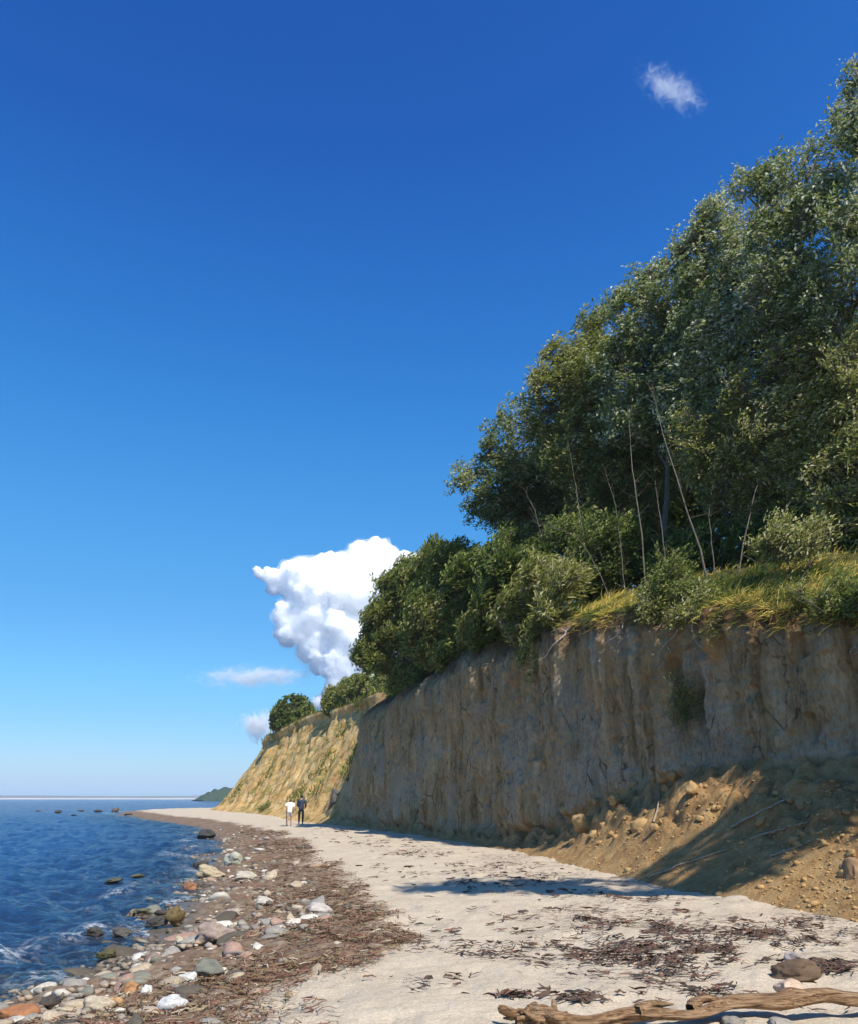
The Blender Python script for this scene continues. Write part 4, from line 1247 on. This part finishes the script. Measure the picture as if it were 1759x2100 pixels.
i = order[262:]
t_ = np.where(qd[i] < 0.1, RNG.uniform(0, 0.4, len(i)), RNG.random(len(i)))
scatter('shingle', qx[i], qy[i], qz[i] + qs[i] * 0.2, qs[i], RNG.uniform(.35, .65, len(i)), t_, M_PEBBLE, 'countless smaller cobbles of the shingle along the water')
# ------------------------------------------------------------------ driftwood
M_LOG = None
N = Nodes('driftwood')
vg = N.coord((1.2, 15, 17))
f1 = N.noise(vg, 3.0, 7, 0.65, 0.4)
M_LOG = N.done(N.principled(N.ramp(f1, [(0.30, (0.05, 0.03, 0.018)), (0.42, (0.22, 0.125, 0.065)), (0.56, (0.40, 0.25, 0.135)), (0.78, (0.58, 0.44, 0.29))]), 0.85, N.bump(f1, 1.0, 0.05), 0.2))


def knotty(pts, radii, sides=14, k=60, seed=1, flat=0.8, ridge_=0.25):
    P = catmull(np.array(pts, float), np.linspace(0, len(pts) - 1, k))
    R = np.interp(np.linspace(0, len(pts) - 1, k), np.arange(len(radii)), radii)
    t = unit(np.gradient(P, axis=0))
    u = unit(np.cross(t, np.array((0, 0, 1.0))))
    v = np.cross(u, t)
    a = np.linspace(0, 2 * math.pi, sides, endpoint=False)
    s = np.linspace(0, 1, k)[:, None] * 8
    rr = R[:, None] * (1 + ridge_ * noise(np.cos(a)[None] * 1.6 + seed, np.sin(a)[None] * 1.6, s * 0.5, seed) + 0.12 * noise(np.cos(a)[None] * 4, np.sin(a)[None] * 4, s * 2.0, seed + 1))
    V = P[:, None, :] + rr[..., None] * (np.cos(a)[None, :, None] * u[:, None, :] + flat * np.sin(a)[None, :, None] * v[:, None, :])
    i_, s_ = np.meshgrid(np.arange(k - 1), np.arange(sides), indexing='ij')
    b = i_ * sides
    s2 = (s_ + 1) % sides
    F = np.stack([b + s_, b + s2, b + sides + s2, b + sides + s_], -1).reshape(-1, 4)
    return V.reshape(-1, 3), F


g0, g1, g2, g3, g4 = [ground_hit(*q) for q in ((1085, 2114), (1200, 2114), (1420, 2102), (1600, 2092), (1800, 2088))]
lift = np.array((0, 0, 0.07))
log = empty('driftwood_log', tuple(g2), 'long orange brown driftwood log lying across the bottom right of the sand', 'driftwood')
up_ = lambda q, z, dx=0.0, dy=0.0: q + np.array((dx, dy, z))
v, f = knotty([up_(g0, .06, -.1), up_(g0, .08, .12, .03), up_(g1, .06, 0, -.03), up_((g1 + g2) / 2, .085, 0, .05), up_(g2, .07, 0, -.02), up_((g2 + g3) / 2, .12, 0, .05), up_(g3, .12), up_((g3 + g4) / 2, .15, 0, .04), up_(g4, .12), up_(g4, .14, 1.6, .1)],
              [.04, .07, .045, .05, .038, .055, .068, .055, .07, .06], 26, 190, 5, .75, .8)
link('trunk', mesh_np('driftwood_trunk', v - g2, f, True), M_LOG, log)
for q in range(13):                                                # the torn root end
    a_ = RNG.uniform(1.6, 5.2)
    ln, r = RNG.uniform(.12, .34), RNG.uniform(.016, .04)
    b0 = g0 + np.array((RNG.uniform(-.05, .30), RNG.uniform(-.04, .06), .07))
    d_ = np.array((math.cos(a_) * ln, abs(math.sin(a_)) * ln * .8, RNG.uniform(-.03, .07)))
    v, f = knotty([b0, b0 + d_ * .35 + RNG.normal(size=3) * .03, b0 + d_ * .7 + RNG.normal(size=3) * .05, b0 + d_ * np.array((1, 1, .2))], [r * 1.5, r, r * .75, r * .25], 9, 26, 40 + q, 1.0, .5)
    link('root_stub', mesh_np('driftwood_root', v - g2, f, True), M_LOG, log)
for q, hz in ((g2, .06), (g3, .08), ((g1 + g2) / 2, .04)):
    b0 = q + np.array((0, .03, .10))
    v, f = knotty([b0, b0 + np.array((.12, .06, hz)), b0 + np.array((.30, .10, hz * .8))], [.05, .03, .008], 8, 16, 7, 1.0, .4)
    link('branch_stub', mesh_np('driftwood_branch', v - g2, f, True), M_LOG, log)

# ------------------------------------------------------------------ fallen clods and sticks on the fan
clod_me = [mesh_np('clod_form', stone_form(ICO3[0], 500 + k, 0.16, 14, 0.10), ICO3[1], True) for k in range(8)]
M_CLOD = mat_plain('fallen_clay', (0.42, 0.265, 0.115), 0.45, 6.0, 0.95, 0.6, 0.03)
for m_ in clod_me:
    m_.materials.append(M_CLOD)


def clod(px, py, w, label, group='clods of fallen clay', k=None):
    h, nn = cliff_hit(px, py)
    if h is None or h.y > 40:
        return
    r = w / 2 * (857 / 1759) * h.y / F_PX
    o = link('clay_clod', clod_me[random.randrange(8) if k is None else k])
    o.location = h + Vector((0, 0, r * 0.25))
    o.scale = (r * random.uniform(.8, 1.2), r * random.uniform(.7, 1), r * random.uniform(.65, .95))
    o.rotation_euler = (random.uniform(-.4, .4), random.uniform(-.4, .4), random.uniform(0, 6.28))
    tag(o, label, 'clod', group)


clod(1195, 1700, 60, 'largest round clod of clay at the left end of the fan', k=0)
clod(1160, 1668, 34, 'reddish clod just above the largest round clod', k=1)
clod(1260, 1645, 40, 'long pale clod high on the left of the fan', k=2)
clod(1385, 1595, 40, 'sunlit ochre clod at the top of the fan', k=3)
clod(1420, 1625, 38, 'ochre clod just below the sunlit topmost one', k=4)
clod(1310, 1700, 46, 'square clod low in the middle of the slumped clay', k=5)
random.seed(21)
for _ in range(46):
    u_ = random.random()
    px = 1120 + 330 * u_ if random.random() < .65 else random.uniform(1450, 1759)
    top = 1690 - 130 * min(1, u_ * 1.2) if px < 1450 else 1640
    py = random.uniform(top, 1735 if px < 1450 else 1790)
    wh = ('at the left end of the fan', 'below the dark slumped clay', 'right of the sunlit clods', 'towards the right border')[0 if px < 1230 else 1 if px < 1400 else 2 if px < 1580 else 3] + (', high up' if py < 1680 else ', low down')
    clod(px, py, random.uniform(9, 24), 'small broken clod of ochre clay ' + wh, 'small clods of ochre clay ' + wh)
# crumbs
n = 1500
cx_, cy_, cz_ = [], [], []
while len(cx_) < n:
    px = random.uniform(1100, 1759)
    h, nn = cliff_hit(px, random.uniform(1600, 1900))
    if h is not None and h.y < 34 and h.z < 3.0:
        cx_.append(h.x); cy_.append(h.y); cz_.append(h.z)
scatter('clay_crumbs', np.array(cx_), np.array(cy_), np.array(cz_) + 0.008, RNG.lognormal(math.log(0.020), 0.5, n), RNG.uniform(.5, .8, n), RNG.random(n), M_CLOD, 'loose crumbs of clay strewn over the fan')


def ground_stick(pix, r, label, name='fallen_branch', lift_=0.04):
    pts = []
    for px, py in pix:
        h, nn = cliff_hit(px, py)
        g_ = ground_hit(px, py)
        q = np.array(h) if h is not None and (h.y < g_[1] + 0.5 or g_[1] < 0) else g_
        pts.append(q + np.array((0, 0, lift_)))
    o = link(name, stick_mesh(name, [(pts, r, r * .45)], pts[0]), M_STICK)
    o.location = pts[0]
    return tag(o, label, 'branch', 'dead branches fallen on the fan')


ground_stick([(1330, 1803), (1420, 1770), (1500, 1742)], .022, 'long dead branch lying along the foot of the fan')
ground_stick([(1500, 1700), (1560, 1668), (1625, 1640)], .03, 'pale dead branch in the upper part of the fan')
ground_stick([(1540, 1725), (1600, 1705), (1660, 1690)], .02, 'thin dead branch in the middle of the fan')
ground_stick([(1340, 1690), (1352, 1640), (1350, 1610)], .025, 'upright pale stick among the slumped clods')
ground_stick([(1580, 1760), (1650, 1735), (1720, 1690)], .018, 'thin dead branch near the boulder at the right border')

# ------------------------------------------------------------------ sea wrack
N = Nodes('dry_wrack')
wc = N.ramp(N.attr('tint'), [(0.0, (0.035, 0.028, 0.022)), (0.3, (0.10, 0.055, 0.036)), (0.5, (0.20, 0.09, 0.058)), (0.65, (0.17, 0.13, 0.06)), (0.82, (0.30, 0.23, 0.14)), (1.0, (0.48, 0.41, 0.30))])
M_WRACK = N.done(N.principled(wc, 0.7, None, 0.3))


def ribbons(name, x, y, L, W, tint, label, lift_=0.02, along=None):
    n, k = len(x), 5
    a = (RNG.uniform(0, math.pi, n) if along is None else along + RNG.normal(size=n) * 0.6)
    s = np.linspace(-.5, .5, k)[None]
    curl = RNG.normal(size=(n, 1)) * 1.4
    dx, dy = np.cos(a)[:, None], np.sin(a)[:, None]
    off = curl * (s ** 2) * L[:, None] + 0.06 * L[:, None] * RNG.normal(size=(n, k))
    px_ = x[:, None] + dx * s * L[:, None] - dy * off
    py_ = y[:, None] + dy * s * L[:, None] + dx * off
    pz_ = beach_z(px_, py_) + lift_ * RNG.random((n, 1)) * 2 + 0.012 + np.abs(RNG.normal(size=(n, k))) * lift_ * 0.7
    tx, ty = np.gradient(px_, axis=1), np.gradient(py_, axis=1)
    tl = np.maximum(np.hypot(tx, ty), 1e-6)
    nx, ny = -ty / tl, tx / tl
    w = W[:, None] * np.array([.35, .9, 1, .8, .25])[None] / 2
    tw = RNG.normal(size=(n, 1)) * 0.8
    A = np.stack([px_ + nx * w, py_ + ny * w, pz_ + w * tw], -1)
    B = np.stack([px_ - nx * w, py_ - ny * w, pz_ - w * tw * 0.5], -1)
    V = np.stack([A, B], 2).reshape(-1, 3)
    i_, j_ = np.meshgrid(np.arange(n), np.arange(k - 1), indexing='ij')
    b = ((i_ * k + j_) * 2).ravel()
    F = np.stack([b, b + 1, b + 3, b + 2], 1)
    o = link(name, mesh_np(name, V, F, False, dict(tint=np.repeat(np.clip(tint, 0, 1), k * 2))), M_WRACK)
    return tag(o, label, 'seaweed', kind='stuff')


n = 120000
rr = 6.4 * (58 / 6.4) ** RNG.random(n)
th_ = np.radians(RNG.uniform(-34, 6, n))
wx, wy = rr * np.sin(th_), rr * np.cos(th_)
wd = shore_d(wx, wy)
lim = 3.45 + 0.5 * smooth(11, 7, wy) + 0.4 * noise(wx * 0.5, wy * 0.35, 0, 61) + 0.18 * noise(wx * 1.6, wy * 1.6, 0, 62) - 0.3 * smooth(25, 60, wy)
dn = 1.5 * smooth(0.5, 2.2, wd) * smooth(0.15, -0.25, wd - lim) * (0.30 + 0.70 * smooth(1.0, 2.6, wd)) * (0.3 + 0.7 * smooth(-0.25, 0.4, fbm(wx * 0.55, wy * 0.8, 0, 3, 121)))
keep = RNG.random(n) < dn
wx, wy = wx[keep], wy[keep]
red = smooth(0.0, 0.5, noise(wx * 0.45, wy * 0.45, 0, 122) + 0.35 * (shore_d(wx, wy) - 3))
tint = 0.40 + 0.14 * RNG.normal(size=len(wx)) + 0.14 * (1 - red) + 0.30 * (RNG.random(len(wx)) < .10)
ribbons('seaweed_belt', wx, wy, RNG.uniform(.05, .20, len(wx)) * (1 + 0.015 * wy), RNG.uniform(.004, .012, len(wx)) * (1 + 0.03 * wy), tint, 'thick belt of brown and red washed up seaweed along the shingle', 0.018, None)

# dry drifts on the open sand: (x in picture, y in picture, half width, half height, amount)
DRIFTS = [(1640, 1998, 55, 9, 260), (1250, 1940, 420, 60, 900), (950, 1960, 130, 70, 260), (1000, 1790, 300, 30, 500), (1500, 2040, 250, 25, 300), (1330, 1905, 90, 12, 260), (1210, 1890, 50, 14, 200), (1480, 1890, 60, 5, 70), (1560, 1915, 120, 10, 330), (1680, 1930, 80, 12, 260), (1380, 1950, 170, 22, 520), (1500, 1960, 120, 14, 300),
          (1230, 1955, 80, 18, 200), (1300, 1990, 120, 20, 240), (1640, 2010, 110, 14, 260), (1720, 1985, 50, 12, 160), (1100, 1960, 80, 14, 90), (1480, 2020, 80, 12, 170), (1650, 1895, 60, 6, 70), (1740, 1875, 30, 5, 40),
          (780, 1730, 110, 9, 230), (860, 1752, 80, 8, 140), (700, 1706, 70, 6, 90), (960, 1775, 120, 7, 120), (1080, 1795, 80, 6, 90), (1000, 1815, 130, 14, 260), (1200, 1840, 120, 8, 90), (1330, 1845, 60, 5, 60), (1190, 2050, 40, 6, 60), (1060, 2045, 30, 4, 60),
          (1420, 2040, 60, 10, 60), (1000, 1900, 120, 30, 70), (1250, 1875, 250, 14, 160), (950, 2010, 150, 40, 60)]
def ground_hits(px, py):
    """ground_hit for arrays of picture points"""
    u = (px * 857 / 1759 - 428.5) / F_PX
    w = (512 - py * 1024 / 2100) / F_PX
    dy = math.cos(TILT) - w * math.sin(TILT)
    dz = math.sin(TILT) + w * math.cos(TILT)
    z = np.zeros(len(px))
    for _ in range(5):
        t = np.clip((z - EYE) / np.minimum(dz, -1e-3), 0, 200)
        gx_, gy_ = u * t, dy * t
        z = beach_z(gx_, gy_)
    return gx_, gy_


q1 = np.concatenate([px + RNG.normal(size=int(am * 0.8)) * hw * .55 for px, py, hw, hh, am in DRIFTS])
q2 = np.concatenate([py + RNG.normal(size=int(am * 0.8)) * hh * .6 for px, py, hw, hh, am in DRIFTS])
wx, wy = ground_hits(q1, np.maximum(q2, 1680))
keep = (wy < 60) & (fbm(wx * 1.6, wy * 1.6, 0, 3, 131) > -0.15)
wx, wy = wx[keep], wy[keep]
tn = 0.20 + 0.13 * RNG.normal(size=len(wx))
ribbons('dry_seaweed', wx, wy, RNG.uniform(.04, .15, len(wx)) * (1 + 0.025 * wy), RNG.uniform(.006, .022, len(wx)) * (1 + 0.025 * wy), tn, 'dark scraps and drifts of dry seaweed on the pale sand', 0.012, 0.0)

# ------------------------------------------------------------------ two walkers
def skin_body(name, nodes, edges, mat, parent, sub=2):
    me = bpy.data.meshes.new(name)
    me.from_pydata([q[0] for q in nodes], edges, [])
    me.materials.append(mat)
    o = bpy.data.objects.new(name, me)
    COL.objects.link(o)
    o.parent = parent
    sk = o.modifiers.new('skin', 'SKIN')
    sk.use_smooth_shade = True
    for k, (_, r) in enumerate(nodes):
        d = me.skin_vertices[0].data[k]
        d.radius = r if isinstance(r, tuple) else (r, r)
        d.use_root = (k == 0)
    ss = o.modifiers.new('smooth', 'SUBSURF')
    ss.levels = ss.render_levels = sub
    return o


M_SKIN = mat_plain('skin', (0.42, 0.25, 0.17), 0.12, 20, 0.6, 0.1, 0.003)
M_HAIR = mat_plain('dark_hair', (0.03, 0.022, 0.016), 0.4, 60, 0.6, 0.5, 0.004)
M_WHITE = mat_plain('white_shirt', (0.80, 0.78, 0.76), 0.05, 12, 0.85, 0.4, 0.01)
M_LILAC = mat_plain('grey_lilac_shorts', (0.34, 0.29, 0.30), 0.15, 14, 0.9, 0.4, 0.01)
M_NAVY = mat_plain('navy_jacket', (0.035, 0.045, 0.075), 0.3, 12, 0.8, 0.4, 0.01)
M_BLACK = mat_plain('black_trousers', (0.015, 0.016, 0.018), 0.3, 12, 0.85, 0.4, 0.01)
M_SHOE = mat_plain('shoe', (0.05, 0.04, 0.035), 0.3, 20, 0.7, 0.2, 0.004)


def hand_mesh(name, parent, pos, side, mat):
    """a small relaxed hand: palm, four curled fingers of unequal length and a thumb from its side"""
    nodes = [((0, 0, 0), .028), ((0, -.005, -.05), .032), ((0, -.01, -.085), .03)]
    edges = [(0, 1), (1, 2)]
    for k, (yy, ln) in enumerate(((.028, .065), (.010, .075), (-.010, .07), (-.027, .055))):
        i0 = len(nodes)
        nodes += [((0, yy, -.09), .011), ((-side * .012, yy, -.09 - ln * .55), .010), ((-side * .035, yy, -.09 - ln * .85), .008)]
        edges += [(2, i0), (i0, i0 + 1), (i0 + 1, i0 + 2)]
    i0 = len(nodes)
    nodes += [((-side * .015, .04, -.055), .012), ((-side * .025, .055, -.09), .010)]
    edges += [(1, i0), (i0, i0 + 1)]
    o = skin_body(name, nodes, edges, mat, parent, 1)
    o.location = pos
    return o


def head_parts(root, c, tilt, hair_mat):
    v = ICO3[0] * np.array((.075, .092, .115))
    # jaw, nose (the figure looks along +y) and brow
    v[:, 0] *= np.where(v[:, 2] < 0, 1 - 0.28 * np.clip(-v[:, 2] / .115, 0, 1), 1)
    nose = np.exp(-((v[:, 0] / .018) ** 2 + ((v[:, 2] + .012) / .03) ** 2)) * (v[:, 1] > 0)
    v[:, 1] += nose * .022
    for sx_ in (-1, 1):
        eye = np.exp(-(((v[:, 0] - sx_ * .03) / .014) ** 2 + ((v[:, 2] - .008) / .012) ** 2)) * (v[:, 1] > 0)
        v[:, 1] -= eye * .010
        ear = np.exp(-(((v[:, 1] + .005) / .02) ** 2 + ((v[:, 2]) / .03) ** 2)) * (v[:, 0] * sx_ > 0)
        v[:, 0] += sx_ * ear * .018
    me = mesh_np('head', v, ICO3[1], True)
    h = link('head', me, M_SKIN, root)
    h.location, h.rotation_euler = c, (tilt, 0, 0)
    w = ICO3[0] * np.array((.084, .100, .122))
    cut = (w[:, 1] > .045) & (w[:, 2] < .06)
    w[cut] *= 0.8
    w[:, 2] = np.where(w[:, 2] < -.06, -.06 + (w[:, 2] + .06) * .3, w[:, 2])
    w *= (1 + 0.05 * noise(w[:, 0] * 60, w[:, 1] * 60, w[:, 2] * 60, 7))[:, None]
    hair = link('hair', mesh_np('hair', w, ICO3[1], True), hair_mat, h)
    hair.location = (0, -.008, .012)
    return h


def person(loc, label, s, lean, mats, arms, stride, hunch=0.0, face=0.0, wide=1.0):
    root = empty('person', loc, label, 'person', 'walkers on the beach')
    root.scale = (s, s, s)
    root.rotation_euler = (0, 0, face)
    m_top, m_leg, m_shin = mats
    hip, chest, neck = (0, 0, .93), (0, lean * .5, 1.30), (0, lean, 1.47)
    head_c = (0, lean + .05 + hunch, 1.60 - hunch * .5)
    nodes = [((0, 0, .95), (.13, .10)), ((0, lean * .3, 1.12), (.13, .10)), (chest, (.165 * wide, .115)), ((0, lean * .9, 1.42), (.12, .075)), (neck, .05), ((0, lean + .03 + hunch * .6, 1.53 - hunch * .3), .048)]
    edges = [(0, 1), (1, 2), (2, 3), (3, 4), (4, 5)]
    limb = {}
    for sd_ in (-1, 1):
        f = stride * sd_
        i0 = len(nodes)
        nodes += [((sd_ * .10, 0, .88), .085), ((sd_ * .11, f * .5 + .02, .50), .058), ((sd_ * .11, f, .10), .038), ((sd_ * .115, f + .04, .045), .036), ((sd_ * .12, f + .14, .035), .03)]
        edges += [(0, i0), (i0, i0 + 1), (i0 + 1, i0 + 2), (i0 + 2, i0 + 3), (i0 + 3, i0 + 4)]
        limb['leg', sd_] = nodes[i0:]
        j0 = len(nodes)
        sh = (sd_ * .185 * wide, lean * .85, 1.385)
        el, wr = arms[sd_]
        nodes += [(sh, .055), (el, .043), (wr, .03)]
        edges += [(3, j0), (j0, j0 + 1), (j0 + 1, j0 + 2)]
        limb['arm', sd_] = nodes[j0:]
    skin_body('body', nodes, edges, M_SKIN, root)
    # clothing a little outside the body
    g_ = .022
    top = [((0, 0, .80), (.185, .15)), ((0, 0, .95), (.18, .145)), ((0, lean * .3, 1.12), (.17, .135)), (chest, (.19 * wide, .14)), ((0, lean * .9, 1.42), (.135, .095)), ((0, lean, 1.475), .07)]
    ed = [(0, 1), (1, 2), (2, 3), (3, 4), (4, 5)]
    for sd_ in (-1, 1):
        a_ = limb['arm', sd_]
        j0 = len(top)
        full = m_top is M_NAVY
        e_ = a_[2][0] if full else tuple(np.array(a_[0][0]) * .25 + np.array(a_[1][0]) * .75)
        top += [(a_[0][0], .055 + g_ * 1.3), (a_[1][0] if full else tuple((np.array(a_[0][0]) + np.array(e_)) / 2), .05 + g_), (e_, .045 + g_ * .6)]
        ed += [(4, j0), (j0, j0 + 1), (j0 + 1, j0 + 2)]
    skin_body('jacket' if m_top is M_NAVY else 'shirt', top, ed, m_top, root)
    low = [((0, 0, .98), (.15, .12)), ((0, 0, .90), (.155, .125))]
    ed = [(0, 1)]
    for sd_ in (-1, 1):
        l_ = limb['leg', sd_]
        j0 = len(low)
        low += [(l_[0][0], .105), (tuple(np.array(l_[0][0]) * .1 + np.array(l_[1][0]) * .9), .082)]
        ed += [(1, j0), (j0, j0 + 1)]
        if m_shin is not None:
            low += [(l_[2][0], .055)]
            ed += [(j0 + 1, j0 + 2)]
        sh = skin_body('shoe', [((l_[3][0][0], l_[3][0][1] - .07, .05), .045), ((l_[3][0][0], l_[3][0][1] + .03, .045), .048), (l_[4][0], .036)], [(0, 1), (1, 2)], M_SHOE, root, 1)
    skin_body('shorts' if m_shin is None else 'trousers', low, ed, m_leg, root)
    for sd_ in (-1, 1):
        hand_mesh('hand', root, limb['arm', sd_][2][0], sd_, M_SKIN)
    head_parts(root, head_c, -hunch * 2.5, M_HAIR)
    return root


p1, p2 = ground_hit(593, 1694), ground_hit(617, 1692)
person(tuple(p1), 'person in white shirt and greyish shorts, bending forward, seen from behind', .95, .26, (M_WHITE, M_LILAC, None), {-1: ((-.27, .12, 1.17), (-.22, .30, 1.25)), 1: ((.27, .10, 1.10), (.30, .16, .86))}, .10, .12, 0.1, 1.4)
person(tuple(p2), 'person in dark jacket and black trousers walking away beside the white shirt', 1.06, .02, (M_NAVY, M_BLACK, M_BLACK), {-1: ((-.25, .06, 1.12), (-.16, .22, 1.06)), 1: ((.27, .02, 1.12), (.24, .18, 1.0))}, -.13, .02, 0.15)
st0 = np.array(p1) + np.array((-.24, .31, 0))
o = link('walking_stick', stick_mesh('walking_stick', [([st0 + np.array((.02, .02, 0)), st0 + np.array((0, .01, 1.0)), st0 + np.array((-.01, 0, 1.78))], .022, .02)], st0), M_BLACK)
o.location = st0
tag(o, 'dark upright stick held by the person in white', 'stick')
# a small plant at the foot of the sunlit slope
h, nn = cliff_hit(540, 1662)
if h is not None:
    plant('slope_plant', 'small green plant at the foot of the sunlit slope', 'plant', None, tuple(h), [(np.array(h) + np.array((0, -.2, .25)), .4), (np.array(h) + np.array((.4, -.2, .2)), .3)], M_LEAF_OLIVE, 0.2, 0.4, dens=60, trunk_r=.02, stems=3, shell=.2)

# ------------------------------------------------------------------ the summer air
def air(name, lo, hi_, dens):
    V = np.array([(x, y, z) for x in (lo[0], hi_[0]) for y in (lo[1], hi_[1]) for z in (lo[2], hi_[2])], float)
    F = np.array([(0, 1, 3, 2), (4, 6, 7, 5), (0, 4, 5, 1), (2, 3, 7, 6), (0, 2, 6, 4), (1, 5, 7, 3)])
    N = Nodes('air')
    pv = N.n('VolumePrincipled')
    pv.inputs['Color'].default_value = (0.72, 0.84, 1.0, 1)
    pv.inputs['Density'].default_value = dens
    N.l(pv.outputs[0], N.out.inputs['Volume'])
    o = link(name, mesh_np(name, V, F, False), N.m)
    return tag(o, 'thin summer haze over the sea and the far shore', kind='stuff')


air('haze', (-2600, -120, -8), (900, 2960, 34), 0.00016)
